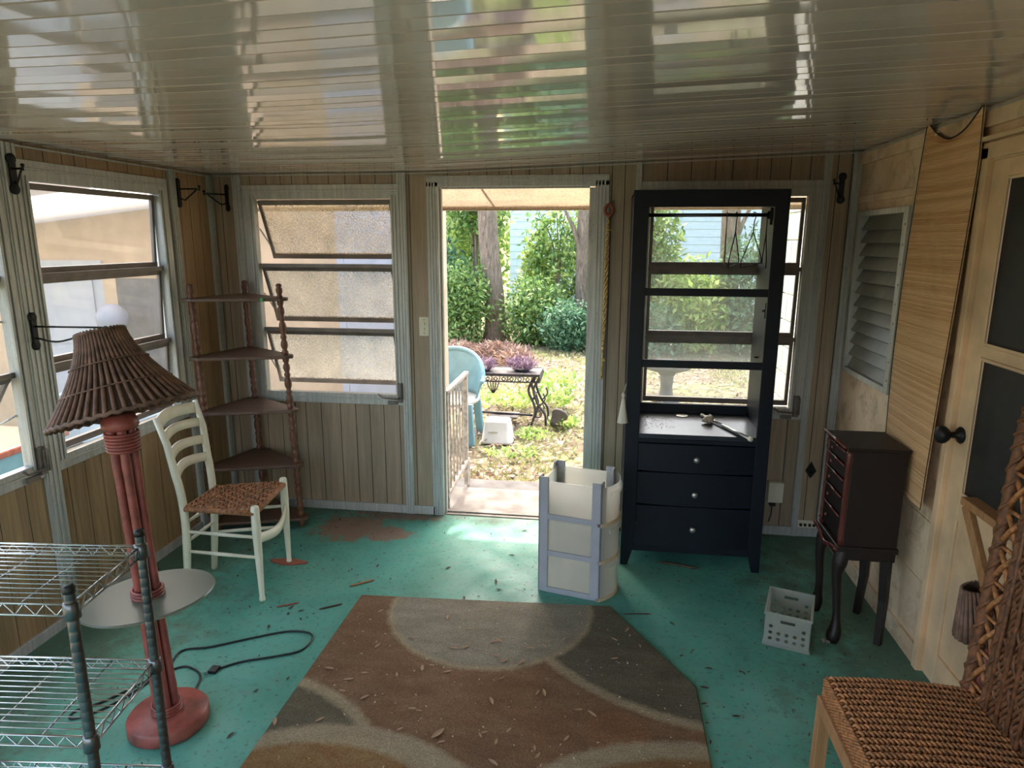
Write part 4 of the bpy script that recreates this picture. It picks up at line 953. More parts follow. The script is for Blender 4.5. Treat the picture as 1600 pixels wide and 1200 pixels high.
# ---- small milk crate
def crate():
    t = thing('milk_crate', 'small translucent white crate with round holes on the green floor', 'crate', (1.52,-1.10,0))
    B0 = Vector((1.398,-1.178,0)); f1 = (Vector((1.566,-1.232,0))-B0).normalized(); f2 = Vector((-f1.y,f1.x,0)); W, D, Hh = 0.182, 0.235, 0.155
    def fr(p): q = B0+f1*p[0]+f2*p[1]; return (q.x,q.y,p[2])
    def side(w, nm):
        hs = []
        nh = 5
        for r, zz in ((0,0.034),(1,0.062),(2,0.092)):
            for k in range(nh):
                if r == 2 and 0 < k < nh-1: continue
                hs.append(circle(w*(k+0.5)/nh*0.9+w*0.05, zz, 0.0082))
        hs.append([(w*0.34,0.112),(w*0.66,0.112),(w*0.66,0.126),(w*0.34,0.126)])
        return holed_plate([(0,0.006),(w,0.006),(w,Hh-0.004),(0,Hh-0.004)], hs, 0.004)
    for nm, w, mp in (('f',W,lambda x,y,z:(x,0.003+z,y)),('b',W,lambda x,y,z:(x,D-0.003+z,y)),('l',D,lambda x,y,z:(0.003+z,x,y)),('r',D,lambda x,y,z:(W-0.003+z,x,y))):
        vs, fs = side(w, nm); m = MB(lambda p: fr(p)); m.add([mp(*v) for v in vs], fs); part('side_wall', m, MAT['crate'], t)
    for z0, z1, e in ((Hh-0.010,Hh,0.005),(0.0,0.010,0.004)):
        m = MB(lambda p: fr(p)); m.box((-e,-e,z0),(W+e,0.004,z1)); m.box((-e,D-0.004,z0),(W+e,D+e,z1)); m.box((-e,0.004,z0),(0.004,D-0.004,z1)); m.box((W-0.004,0.004,z0),(W+e,D-0.004,z1))
        part('rim', m, MAT['crate'], t, bevel=0.001)
    m = MB(lambda p: fr(p)); m.box((0.004,0.004,0.006),(W-0.004,D-0.004,0.010)); part('bottom', m, MAT['crate'], t)
crate()

# ---- jewellery armoire on cabriole legs
ar = thing('jewelry_armoire', 'dark cherry jewelry chest on curved legs beside the right wall', 'chest', (1.80,-0.98,0))
ax0, ax1, ay0, ay1, az0, az1 = 1.700, 1.915, -1.120, -0.850, 0.44, 0.868
m = MB(); m.box((ax0,ay0,az0),(ax1,ay1,az1)); part('case', m, MAT['cherry'], ar, bevel=0.003)
m = MB(); m.prism([(ax0-0.025,ay0-0.008),(ax1+0.01,ay0-0.008),(ax1+0.01,ay1+0.008),(ax0-0.025,ay1+0.008)], az1, az1+0.014); part('lid', m, MAT['cherry'], ar, bevel=0.005)
m = MB(); m.box((ax0-0.025,ay0-0.010,az0-0.014),(ax1+0.006,ay1+0.010,az0+0.010)); m.box((ax0-0.012,ay0,0.385),(ax1,ay1,az0-0.014)); part('base_moulding', m, MAT['cherry'], ar, bevel=0.004)
for y in (ay0+0.012, ay1-0.012):
    m = MB(); m.lathe([(0.013,0.0),(0.013,0.03),(0.017,0.034),(0.012,0.045),(0.014,0.06),(0.0125,0.08),(0.0125,0.36),(0.015,0.375),(0.012,0.385),(0.016,0.40),(0.013,0.41),(0.013,0.425)], (ax0-0.006,y,az0), (0,0,1), 14); part('corner_column', m, MAT['cherry_trim'], ar, label='reddish fluted corner column')
zs = [0.465,0.575,0.66,0.735,0.80,0.858]
for a, b in zip(zs[:-1], zs[1:]):
    m = MB(); m.box((ax0-0.014,ay0+0.026,a+0.004),(ax0,ay1-0.026,b-0.004)); d = part('drawer', m, MAT['cherry'], ar, bevel=0.002)
    m = MB(); m.tube([(ax0-0.018,ay0+0.026,b-0.004),(ax0-0.018,ay1-0.026,b-0.004)], 0.005, 8); part('drawer_moulding', m, MAT['cherry_trim'], d)
    m = MB(); m.sphere((ax0-0.022,0.5*(ay0+ay1)+0.04,0.5*(a+b)), 0.008, n=10); part('knob', m, MAT['cherry_trim'], d)
m = MB(); m.tube([(ax0-0.03,ay0-0.004,az1+0.014),(ax0-0.03,ay1+0.004,az1+0.014)], 0.0075, 10); part('lid_moulding', m, MAT['cherry_trim'], ar)
m = MB(); m.tube(spline([(ax0-0.03,ay1+0.01,az0+0.0),(ax0-0.026,ay1-0.05,az0-0.012),(ax0-0.032,0.5*(ay0+ay1),az0-0.03),(ax0-0.026,ay0+0.05,az0-0.012),(ax0-0.03,ay0-0.01,az0+0.0)],6), 0.009, 8); part('front_skirt', m, MAT['cherry_trim'], ar)
def cabriole(x, y, dx, dy, fx, fy):
    m = MB(); P = [(x,y,0.44),(x+dx*0.010,y+dy*0.01,0.36),(x+dx*0.016,y+dy*0.010,0.30),(x+(fx-x)*0.45,y+(fy-y)*0.45,0.16),(fx-dx*0.006,fy-dy*0.006,0.07),(fx,fy,0.025),(fx,fy,0.0)]
    m.tube(spline(P,5), [0.026,0.027,0.028,0.029,0.030,0.029,0.027,0.025,0.023,0.021,0.020,0.019,0.018,0.0175,0.017,0.0165,0.016,0.0165,0.018,0.020,0.023,0.026,0.028,0.029,0.029,0.029,0.028,0.027,0.025,0.024,0.022], 10); part('leg', m, MAT['cherry'], ar)
cabriole(ax0+0.012, ay0+0.022, -1, -0.4, 1.703, -1.117); cabriole(ax0+0.012, ay1-0.022, -1, 0.4, 1.703, -0.852)
for y, fy in ((ay0+0.022,-1.120),(ay1-0.022,-0.850)):
    m = MB(); m.tube([(ax1-0.028,y,0.44),(ax1-0.018,y,0.2),(1.890,fy+(y-fy)*0.3,0.0)], [0.027,0.022,0.018], 4, sm=False); part('leg', m, MAT['cherry'], ar)

# ---- white ladder-back chair with woven seat
ch = thing('ladderback_chair', 'cream white ladder-back chair with brown woven seat in the left corner', 'chair', (-1.15,-0.95,0))
WP = MAT['white_paint']
FN, FF, BF, BN = Vector((-0.928,-1.148,0)), Vector((-0.982,-0.753,0)), Vector((-1.342,-0.878,0)), Vector((-1.330,-1.130,0))
fn, ff, bf, bn = Vector((-0.950,-1.112,0.470)), Vector((-1.000,-0.722,0.470)), Vector((-1.322,-0.838,0.45)), Vector((-1.312,-1.100,0.45))
tf, tn = Vector((-1.478,-0.700,0.872)), Vector((-1.432,-1.090,0.878))
for a, b in ((FN, fn), (FF, ff)):
    m = MB(); m.tube([a, a.lerp(b,0.02), a.lerp(b,0.05), a.lerp(b,0.5), a.lerp(b,0.75), b.lerp(a,0.02), b], [0.014,0.0145,0.012,0.0185,0.0215,0.020,0.015], 14); part('leg', m, WP, ch)
for a, b, c in ((BF, bf, tf), (BN, bn, tn)):
    m = MB(); ps = [a]+bez(a.lerp(b,0.5), b, b.lerp(c,0.35), 6)+[b.lerp(c,0.7)+Vector((0.012,0,0)), c]
    m.tube(ps, [0.015]+[0.019]*7+[0.017,0.013], 14); part('rear_post', m, WP, ch)
for k, q in enumerate((0.985, 0.80, 0.60, 0.40)):
    def slat(u, v, q=q):
        hh = 0.058 if k == 0 else 0.046
        pa = bn.lerp(tn, q)+Vector((0.010*math.sin(q*PI),0,0)); pb = bf.lerp(tf, q)+Vector((0.010*math.sin(q*PI),0,0)); p = pa.lerp(pb, u)
        p = p + Vector((-0.045,0.0,0.012))*math.sin(PI*u); up = (tn-bn).normalized()
        return p + up*(v-1.0)*hh
    m = MB(); m.grid(slat, 14, 2); o = part('back_slat', m, WP, ch); so = o.modifiers.new('solid','SOLIDIFY'); so.thickness = 0.011; so.offset = 0
def rung(a, b, za, zb, r=0.0085, nm='stretcher'):
    pa = a[0].lerp(a[1], za/a[1].z); pb = b[0].lerp(b[1], zb/b[1].z); m = MB(); m.tube([pa, pa.lerp(pb,0.5), pb], [r*0.85,r*1.15,r*0.85], 10); part(nm, m, WP, ch)
LN, LF, RB, RN = (FN,fn), (FF,ff), (BF,bf), (BN,bn)
rung(LN, RN, 0.315, 0.315); rung(LN, RN, 0.215, 0.215); rung(LF, RB, 0.315, 0.315); rung(LF, RB, 0.20, 0.20); rung(RN, RB, 0.26, 0.26); rung(RN, RB, 0.36, 0.36)
def curved(u, v):
    p = (FN.lerp(fn,0.66)).lerp(FF.lerp(ff,0.66), u); return p+Vector((0.035*math.sin(PI*u),0,-0.03*math.sin(PI*u)+ (0.5-v)*0.048))
m = MB(); m.grid(curved, 14, 2); o = part('front_rail', m, WP, ch); so = o.modifiers.new('solid','SOLIDIFY'); so.thickness = 0.012; so.offset = 0
# woven seat: cords over and under
sa, sb, sc, sd = bn+Vector((0.0,-0.012,-0.005)), fn+Vector((0.005,-0.012,-0.022)), ff+Vector((0.005,0.012,-0.022)), bf+Vector((0.0,0.012,-0.005))
def sq(s, t): return sa.lerp(sb, s).lerp(sd.lerp(sc, s), t)+Vector((0,0,-0.016*math.sin(PI*s)*math.sin(PI*t)))
seat = None; m = MB(); NA, NB = 24, 15
for i in range(NA):       # cords running side to side, in pairs
    s = (i+0.5)/NA; pts = []
    for j in range(NB*2+1):
        t_ = j/(NB*2); k = int(t_*NB-1e-6)
        pts.append(sq(s, t_)+Vector((0,0,0.0050*math.sin(PI*t_*NB+(PI if (i//2)%2 else 0)))))
    pts = [pts[0]+Vector((0,0,-0.012))]+pts+[pts[-1]+Vector((0,0,-0.012))]
    m.tube(pts, 0.0046, 5)
for j in range(NB):
    t_ = (j+0.5)/NB; pts = []
    for i in range(NA+1):
        pts.append(sq(i/NA, t_)+Vector((0,0,0.0050*math.sin(PI*i/2.0+(PI if j%2 else 0)))))
    pts = [pts[0]+Vector((0,0,-0.012))]+pts+[pts[-1]+Vector((0,0,-0.012))]
    m.tube(pts, 0.0044, 5)
part('seat', m, MAT['rush'], ch, label='brown woven cord seat', fix=False)
m = MB()
for a, b in ((sa,sb),(sb,sc),(sc,sd),(sd,sa)): m.tube([a+Vector((0,0,-0.012)), b+Vector((0,0,-0.012))], 0.013, 8)
part('seat_rail', m, MAT['rush'], ch)

# ---- corner shelf with turned posts
et = thing('corner_shelf', 'brown corner etagere with turned spindle posts and five shelves', 'shelf', (-1.42,-0.26,0))
pr, pl_, pk = Vector((-1.130,-0.300,0)), Vector((-1.585,-0.435,0)), Vector((-1.490,-0.062,0))
def spindle(p, lean):
    m = MB(); prof = []
    zs = [0.0,0.06,0.395,0.73,1.05,1.38]
    prof += [(0.006,0),(0.016,0.006),(0.019,0.03),(0.012,0.05),(0.014,0.055)]
    for a, b in zip(zs[1:-1], zs[2:]):
        h = b-a
        for q, r in ((0.03,0.013),(0.06,0.019),(0.09,0.019),(0.12,0.012),(0.16,0.017),(0.20,0.020),(0.26,0.018),(0.30,0.012),(0.33,0.018),(0.36,0.018),(0.39,0.012),(0.46,0.020),(0.52,0.021),(0.58,0.018),(0.62,0.012),(0.65,0.018),(0.68,0.018),(0.71,0.012),(0.78,0.020),(0.84,0.018),(0.88,0.012),(0.92,0.018),(0.96,0.019),(0.985,0.013)): prof.append((r, a+h*q))
    prof += [(0.014,1.385),(0.019,1.395),(0.012,1.405),(0.018,1.42),(0.019,1.437),(0.013,1.447),(0.017,1.455),(0.015,1.465),(0.003,1.470)]
    ax = Vector((lean[0],lean[1],1.47)).normalized(); m.lathe(prof, p, ax, 14); part('post', m, MAT['walnut'], et)
spindle(Vector((-1.118,-0.300,0.0)), (-0.045,0)); spindle(Vector((-1.585,-0.435,0)), (-0.035,0)); spindle(Vector((-1.475,-0.075,0)), (-0.02,0))
for z in (0.06,0.395,0.73,1.05,1.38):
    o_ = Vector((-0.045*z/1.47, 0, 0)); r_ = Vector((-1.118,-0.300,0))+o_; l_ = Vector((-1.585,-0.435,0))+o_; k_ = Vector((-1.475,-0.075,0))+o_
    poly = [k_+Vector((0.05,0.03,0)), k_+Vector((-0.04,0.03,0)), l_+Vector((-0.03,0.03,0)), l_+Vector((-0.03,-0.035,0)), l_+Vector((0.03,-0.045,0)), r_+Vector((0.02,-0.04,0)), r_+Vector((0.05,-0.01,0)), r_+Vector((0.035,0.03,0))]
    m = MB(); m.prism([(p.x,p.y) for p in poly], z-0.009, z+0.009); part('shelf_board', m, MAT['shelf_wood'], et, bevel=0.004)
o = MB(); o.box((-1.235,-0.385,1.372),(-1.222,-0.368,1.3915)); part('price_sticker', o, plain('green_sticker', (70,170,90), 0.6), et, label='small green sticker on the shelf edge')

# ---- rattan floor lamp with a glass tray
lp = thing('floor_lamp', 'red bamboo floor lamp with pleated rattan shade and frosted glass tray', 'lamp', (-0.838,-1.995,0))
LB = Vector((-0.838,-1.995,0)); LA = Vector((-0.045,0.0,1.0)).normalized()
def lpt(h, r=0, a=0): return LB+LA*h+Vector((r*math.cos(a), r*math.sin(a), 0))
m = MB(); m.lathe([(0.126,0),(0.135,0.006),(0.135,0.045),(0.128,0.055),(0.03,0.060)], LB, (0,0,1), 40); part('base', m, MAT['bamboo_red'], lp)
for k in range(5):
    a = 2*PI*k/5+0.35; m = MB(); pts = []; rr = []
    for i in range(41):
        h = 0.05+1.065*i/40; nd = abs((h*3.1+k*0.37) % 1-0.5) < 0.035
        rad = 0.030-0.003*math.sin(h*3); pts.append(lpt(h, rad, a)); rr.append(0.0160 if nd else 0.0142)
    m.tube(pts, rr, 12); part('pole', m, MAT['bamboo_red'], lp)
for h0, n in ((0.062,3),(0.50,4),(1.035,6)):
    m = MB()
    for q in range(n):
        m.tube([lpt(h0+q*0.011, 0.0475, 2*PI*i/28) for i in range(28)], 0.0058, 6, closed=True)
    part('binding', m, MAT['bamboo_red'], lp)
m = MB(); m.lathe([(0.050,1.105),(0.056,1.115),(0.056,1.130),(0.050,1.140),(0.046,1.152),(0.012,1.156)], LB, LA, 24); part('cap', m, MAT['bamboo_red'], lp)
TA = Vector((-0.08,0.04,1)).normalized()
m = MB(); tc = LB+LA*0.502; m.lathe([(0.020,-0.004),(0.210,-0.004),(0.214,0.0),(0.210,0.005),(0.020,0.005),(0.020,-0.004)], tc, TA, 56, sm=False, caps=False); part('tray', m, MAT['tray'], lp, label='round frosted glass tray')
SA = Vector((-0.30,0.10,1)).normalized(); sc_ = LB+LA*1.160+Vector((0.026,0,0))
su = SA.orthogonal().normalized(); sv = SA.cross(su)
def sp_(q, a, o=0):     # shade curve: q 0 bottom .. 1 top
    r = 0.072+0.150*(1-q)**1.5+o; h = 0.268*q
    return sc_+SA*h+(su*math.cos(a)+sv*math.sin(a))*r
m = MB(); NSL = 50
m.grid(lambda u, v: sp_(v, 2*PI*u, -0.005), NSL*2, 10); o = part('shade_lining', m, MAT['rattan_dark'], lp)
for k in range(NSL):
    a = 2*PI*k/NSL; m = MB(); m.tube([sp_(q/9, a, 0.0) for q in range(10)], [0.0068,0.0068,0.0067,0.0065,0.0062,0.006,0.0057,0.0054,0.0051,0.0048], 6); part('shade_slat', m, MAT['rattan_brown'], lp)
m = MB()
for q, r in ((0.0,0.007),(1.0,0.006)): m.tube([sp_(q, 2*PI*k/80)+SA*(0.003 if k % 2 else -0.003) for k in range(80)], r, 6, closed=True)
for q in (0.32, 0.62): m.tube([sp_(q, 2*PI*k/124, 0.009 if k % 2 else 0.0055) for k in range(124)], 0.0028, 5, closed=True)
part('shade_weaving', m, MAT['rattan_brown'], lp)
m = MB(); m.tube([lpt(1.13), sc_+SA*0.25], 0.006, 8)
for a in (0, 2.1, 4.2): m.tube([sc_+SA*0.25, sp_(0.97, a, -0.004)], 0.003, 6)
part('harp', m, MAT['black_metal'], lp)
m = MB(); z = 0.0045
c1 = [(-0.848,-1.836),(-0.877,-1.743),(-0.927,-1.700),(-0.993,-1.690),(-1.06,-1.77),(-1.15,-1.92),(-1.22,-1.99),(-1.20,-2.03),(-1.13,-1.97),(-1.075,-1.85),(-1.05,-1.70),(-1.058,-1.587),(-0.953,-1.544),(-0.799,-1.45),(-0.68,-1.388),(-0.586,-1.385),(-0.548,-1.43),(-0.561,-1.516),(-0.649,-1.57),(-0.763,-1.621),(-0.831,-1.674)]
pts = [Vector((x,y,z)) for x, y in c1]; m.tube(spline(pts, 6), 0.0042, 6); part('cord', m, MAT['rubber'], lp)
m = MB(); m.box((-0.865,-1.712,0.0),(-0.832,-1.672,0.014)); m.tube([(-0.862,-1.705,0.007),(-0.878,-1.722,0.007)], 0.002, 4); m.tube([(-0.853,-1.712,0.007),(-0.869,-1.729,0.007)], 0.002, 4); part('plug', m, MAT['rubber'], lp, bevel=0.003)

# ---- chrome wire shelving
ws = thing('wire_shelving', 'chrome wire shelf rack at the lower left beside the lamp', 'shelf rack', (-0.85,-2.60,0))
pf, pn = Vector((-0.525,-2.425,0)), Vector((-0.482,-2.715,0)); ex = Vector((-1,-0.10,0)).normalized()*0.60
for p in (pf, pn, pf+ex, pn+ex):
    m = MB(); prof = []
    for k in range(37): prof += [(0.0121,0.0125+k*0.0255),(0.0124,0.0135+k*0.0255),(0.0124,0.0345+k*0.0255),(0.0121,0.0355+k*0.0255)]
    m.lathe(prof, p, (0,0,1), 14); o = part('post', m, MAT['chrome_dull'], ws)
    m = MB(); m.lathe([(0.0135,0.945),(0.0135,0.957),(0.010,0.962),(0.002,0.963)], p, (0,0,1), 14); part('post_cap', m, MAT['rubber'], o)
    m = MB(); m.lathe([(0.006,0),(0.015,0.0),(0.015,0.010),(0.006,0.014)], p, (0,0,1), 12); part('foot', m, MAT['rubber'], o)
for zt_ in (0.915, 0.575, 0.235):
    m = MB(); r = 0.0030
    for p, q in ((pf,pn),(pf+ex,pn+ex),(pf,pf+ex),(pn,pn+ex)):
        a, b = p+Vector((0,0,zt_)), q+Vector((0,0,zt_)); dn = Vector((0,0,-0.028))
        m.tube([a,b], r, 6); m.tube([a+dn,b+dn], r, 6); n_ = max(6, int((b-a).length/0.024)); n_ += n_%2
        m.tube([a.lerp(b,(i+0.5)/(n_+1))+(dn if i % 2 else Vector((0,0,0))) for i in range(n_+1)], 0.0022, 5)
    fr_ = part('shelf_frame', m, MAT['chrome'], ws)
    m = MB(); n_ = 14
    for i in range(1, n_): a = pf.lerp(pn, i/n_)+Vector((0,0,zt_+0.002)); m.tube([a, a+ex], 0.0016, 5)
    for i in (0.2, 0.42, 0.64, 0.86): m.tube([pf+ex*i+Vector((0,0,zt_-0.004)), pn+ex*i+Vector((0,0,zt_-0.004))], 0.0026, 5)
    part('deck_wires', m, MAT['chrome'], fr_)
    for p in (pf, pn, pf+ex, pn+ex):
        m = MB(); m.lathe([(0.0135,zt_-0.034),(0.018,zt_-0.032),(0.0165,zt_+0.006),(0.0135,zt_+0.008)], p, (0,0,1), 16); part('collar', m, MAT['chrome_dull'], fr_)

# ---- wicker chair in the lower right corner
wc = thing('wicker_chair', 'brown wicker chair with tall openwork back at the lower right', 'chair', (1.62,-2.28,0))
ya, yb = -2.01, -2.52; sx0, sx1 = 1.375, 1.79; zs_ = 0.42
def seatz(x, y): return zs_+0.010*math.sin(PI*(x-sx0)/(sx1-sx0))
m = MB(); NR = 20
for i in range(NR):
    y = ya-0.012+(yb-ya+0.024)*(i/(NR-1))
    for ph in (0, PI):
        pts = []
        for k in range(0, 97):
            x = sx0+0.006+(sx1-sx0)*k/96; a = k*PI/3+ph
            pts.append((x, y+0.0066*math.cos(a), seatz(x,y)+0.0066*math.sin(a)))
        m.tube([(sx0-0.004,y,zs_-0.045),(sx0-0.006,y,zs_-0.01)]+pts, 0.0048, 5)
part('seat', m, MAT['wicker'], wc, fix=False)
m = MB()
for r in range(7):
    z = zs_-0.004-r*0.009
    for ph in (0, PI):
        m.tube([(sx0-0.004+0.004*math.sin(k*PI/3+ph), ya+(yb-ya)*k/110, z+0.004*math.cos(k*PI/3+ph)) for k in range(111)], 0.0042, 5)
        m.tube([(sx0+(sx1-sx0)*k/80, ya+0.004*math.sin(k*PI/3+ph), z+0.004*math.cos(k*PI/3+ph)) for k in range(81)], 0.0042, 5)
part('seat_edge', m, MAT['wicker'], wc, fix=False)
m = MB(); m.box((sx0+0.004,yb,zs_-0.05),(sx1,ya-0.004,zs_-0.012)); part('seat_board', m, MAT['wicker_dark'], wc)
m = MB(); m.bar((sx0-0.006,ya+0.004,zs_-0.085),(sx0-0.006,yb,zs_-0.085),0.030,0.045); part('seat_rail', m, MAT['stick_wood'], wc, label='pale wooden front rail', bevel=0.003)
m = MB(); m.bar((sx0,ya,zs_-0.085),(sx1,ya,zs_-0.085),0.030,0.045); part('seat_rail', m, MAT['stick_wood'], wc, bevel=0.003)
for x, y in ((sx0,ya-0.005),(sx0,yb+0.01),(sx1-0.02,ya-0.005),(sx1-0.02,yb+0.01)):
    m = MB(); m.bar((x,y,zs_-0.07),(x-0.004,y,0.0),0.036,0.036,up=(0,1,0)); part('leg', m, MAT['stick_wood'], wc, bevel=0.003)
def bk(s, z): return Vector((1.748+0.045*z, ya-s, z))          # back panel plane: s along the chair width
W_ = ya-yb
def outline(off):
    pts = []; 
    for i in range(13): pts.append((off+0.0, 0.14+(1.16-0.14)*i/12))
    for i in range(1, 24):
        a = PI-PI*i/24; pts.append((W_/2+(W_/2-off)*math.cos(a), 1.16+(0.40-off)*math.sin(a)))
    for i in range(13): pts.append((W_-off, 1.16-(1.16-0.14)*i/12))
    return pts
def loop_len(p): return [bk(s, z) for s, z in p]
m = MB(); bp = spline(loop_len(outline(0.0)), 4); m.tube(bp, 0.017, 8)
for ph in (0, PI): m.tube([b+Vector((0.017*math.cos(i*1.1+ph), 0.017*math.sin(i*1.1+ph), 0)) for i, b in enumerate(bp)], 0.006, 5)
part('back_border', m, MAT['wicker_dark'], wc, fix=False)
m = MB(); ip = spline(loop_len(outline(0.085)), 4); m.tube(ip, 0.012, 8)
for ph in (0, PI): m.tube([b+Vector((0.012*math.cos(i*1.1+ph), 0.012*math.sin(i*1.1+ph), 0)) for i, b in enumerate(ip)], 0.005, 5)
part('inner_border', m, MAT['wicker_dark'], wc, fix=False)
m = MB(); n_ = min(len(bp), len(ip))
for i in range(0, n_-5, 5):
    for ph in (0, 1):
        a = bp[i] if ph == 0 else ip[i]; b = ip[i+5] if ph == 0 else bp[i+5]
        mid = a.lerp(b, 0.5)+Vector((0.006*(1 if ph else -1),0,0)); m.tube([a, mid, b], 0.0075, 6)
    m.tube([bp[i].lerp(ip[i],0.15), bp[i].lerp(ip[i],0.85)], 0.006, 5)
part('openwork_band', m, MAT['wicker'], wc, fix=False)
m = MB(); wi = W_-0.17
for d in (1, -1):
    k = -1.6
    while k < 1.7:
        pts = []
        for q in range(60):
            s = wi*q/59; z = 0.15+ (k+ (s if d > 0 else wi-s)*1.8) 
            ztop = 1.16+math.sqrt(max(0, 1-((s-wi/2)/(wi/2))**2))*0.315
            if 0.15 <= z <= ztop: pts.append(bk(s+0.085, z)+Vector((0.004*d*math.sin(q*0.9+k*20),0,0)))
        if len(pts) > 2: m.tube(pts, 0.0058, 5)
        k += 0.026 if d > 0 else 0.07
for q in range(7):
    s = 0.085+wi*(q+0.5)/7; m.tube([bk(s,0.14)+Vector((-0.008,0,0)), bk(s,1.16+0.315*math.sqrt(1-((q-3)/3.5)**2))+Vector((-0.008,0,0))], 0.006, 6)
part('back_weave', m, MAT['wicker_dark'], wc, fix=False)

# ---- behind the wicker chair: small lamp and wooden folding frame
t = thing('table_lamp', 'small lamp with pleated rattan shade behind the wicker chair', 'lamp', (1.90,-1.88,0))
sA = Vector((-0.25,0.15,0.9)).normalized(); sC = Vector((1.885,-1.88,0.53)); u_ = sA.orthogonal().normalized(); v_ = sA.cross(u_)
m = MB(); m.lathe([(0.075,0),(0.078,0.02),(0.03,0.03),(0.02,0.08),(0.045,0.18),(0.05,0.28),(0.02,0.38),(0.012,0.50)], (1.885,-1.88,0), (0,0,1), 20); part('base', m, MAT['bamboo_red'], t)
m = MB(); m.grid(lambda u, v: sC+sA*(0.15*v)+(u_*math.cos(2*PI*u)+v_*math.sin(2*PI*u))*(0.098-0.05*v-0.004), 40, 3); part('shade_lining', m, MAT['rattan_dark'], t)
for k in range(30):
    a = 2*PI*k/30; m = MB(); m.tube([sC+(u_*math.cos(a)+v_*math.sin(a))*0.098, sC+sA*0.15+(u_*math.cos(a)+v_*math.sin(a))*0.05], [0.0085,0.005], 6); part('shade_slat', m, MAT['rattan_brown'], t)
t = thing('folding_frame', 'bare wooden folding frame standing behind the wicker chair', 'frame', (1.88,-1.80,0))
m = MB(); m.bar((1.862,-1.690,0.890),(1.862,-2.42,0.890),0.050,0.026); part('top_rail', m, MAT['stick_wood'], t, bevel=0.003)
for p, q in (((1.852,-1.705,0.878),(1.870,-2.41,0.0)),((1.875,-2.40,0.878),(1.875,-2.16,0.0))):
    m = MB(); m.bar(p, q, 0.020, 0.040, up=(0,1,0)); part('leg', m, MAT['stick_wood'], t, bevel=0.003)

# ---- bamboo blind hanging on the right wall
t = thing('bamboo_blind', 'tall tan bamboo roll-up blind hanging crumpled on the right wall', 'blind', (1.95,-1.0,0.66))
m = MB(); NZ, NY = 192, 14; vs = []
def bl(y_, r, e):
    v = r/NZ; z = 0.655+1.535*v; u = y_
    ye = -0.775-0.045*max(0,v-0.35)-0.465*u - 0.012*math.sin(v*5)*u
    sag = -0.030*math.sin(PI*u)*max(0, v-0.72)/0.28*1.5 + 0.008*math.sin(v*22+u*4)*(v > 0.5)*(v-0.5)
    bow = 0.024+0.018*math.sin(v*3.0+u*1.4)+0.016*u+0.05*max(0, v-0.86)*u*2.2
    if v > 0.955: sag -= (v-0.955)*1.1*math.sin(PI*u*0.9)
    return (XR-bow-e, ye, z+sag+0.02*u*(1-v))
for r in range(NZ):
    for e, rr_ in ((0.0, r+0.04), (0.0026, r+0.5), (0.0, r+0.96)):
        for k in range(NY+1): vs.append(bl(k/NY, rr_, e))
w_ = NY+1; m.add(vs, [(j*w_+k, j*w_+k+1, (j+1)*w_+k+1, (j+1)*w_+k) for j in range(NZ*3-1) for k in range(NY)])
o = part('slats', m, MAT['blind'], t, fix=False); so = o.modifiers.new('solid','SOLIDIFY'); so.thickness = 0.0025
m = MB(); m.tube(spline([bl(u, NZ, 0.004) for u in (0,0.2,0.45,0.7,0.9,1.0)],5), 0.003, 6); m.tube([bl(1.0, r, 0.004) for r in range(0, NZ+1, 6)], 0.0018, 5); m.tube([bl(0.0, r, 0.004) for r in range(0, NZ+1, 6)], 0.002, 5)
part('edge_binding', m, plain('dark_blind_binding', (58,48,42), 0.8), t)
for yk in (-0.90, -1.16):
    m = MB(); m.tube([(XR,yk,2.135),(XR-0.03,yk,2.135),(XR-0.035,yk,2.12)], 0.004, 6); part('hook', m, MAT['ivory'], t)

# ---- iron plant-hook brackets
def bracket(label, base, out, side, L, z, kind=0, h=0.075):
    base = Vector(base); out = Vector(out); up = Vector((0,0,1)); side = out.cross(up)
    t = thing('hook_bracket', label, 'bracket', tuple(base), group='black iron hook brackets')
    m = MB(); prof = [(h, 0.016),(h*0.8,0.021),(h*0.55,0.013),(0,0.015),(-h*0.55,0.013),(-h*0.8,0.021),(-h,0.016)]
    for zz in (h*0.78, -h*0.78): m.lathe([(0.021,0),(0.021,0.007),(0.014,0.011),(0.002,0.012)], base+up*zz, out, 14)
    m.bar(base+up*h*0.8+out*0.005, base-up*h*0.8+out*0.005, 0.026, 0.010, up=out); part('back_plate', m, MAT['black_metal'], t)
    m = MB(); d = out
    if kind == 0:
        tip = base+d*L+up*0.012
        m.tube([base+up*0.02+d*0.008, base+up*0.02+d*L*0.9, tip, tip+up*0.02], 0.0045, 7); m.tube([base-up*0.03+d*0.008, base-up*0.04+d*L*0.3, base+up*0.014+d*L*0.85], 0.0042, 7); m.sphere(tip+up*0.02, 0.008, n=8)
    else:
        m.tube([base+up*0.02+d*0.008, base+up*0.02+d*L], 0.0042, 7); m.tube(spline([base-up*0.028+d*0.008, base-up*0.042+d*L*0.28, base-up*0.03+d*L*0.5, base+up*0.015+d*L*0.98],5), 0.0042, 7); m.sphere(base+up*0.02+d*L, 0.008, n=8)
    part('arm', m, MAT['black_metal'], t)
bracket('black iron hook high on the post left of the left window', (XL+0.018,-1.432,1.965), (1,-0.15,0), None, 0.06, 0)
bracket('black iron hook on the left wall right of the left window', (XL+0.001,-0.335,1.965), (1,0,0), None, 0.13, 0)
bracket('black iron hook in the back corner above the corner shelf', (-1.600,-0.002,1.955), (-0.55,-0.85,0), None, 0.14, 0)
bracket('long-armed black bracket on the post behind the lamp shade', (XL+0.018,-1.440,1.335), (1,0.05,0), None, 0.32, 0, kind=1)
bracket('black iron bracket at upper right beside the house wall', (1.900,-0.002,1.985), (-0.55,-0.85,0), None, 0.14, 0)
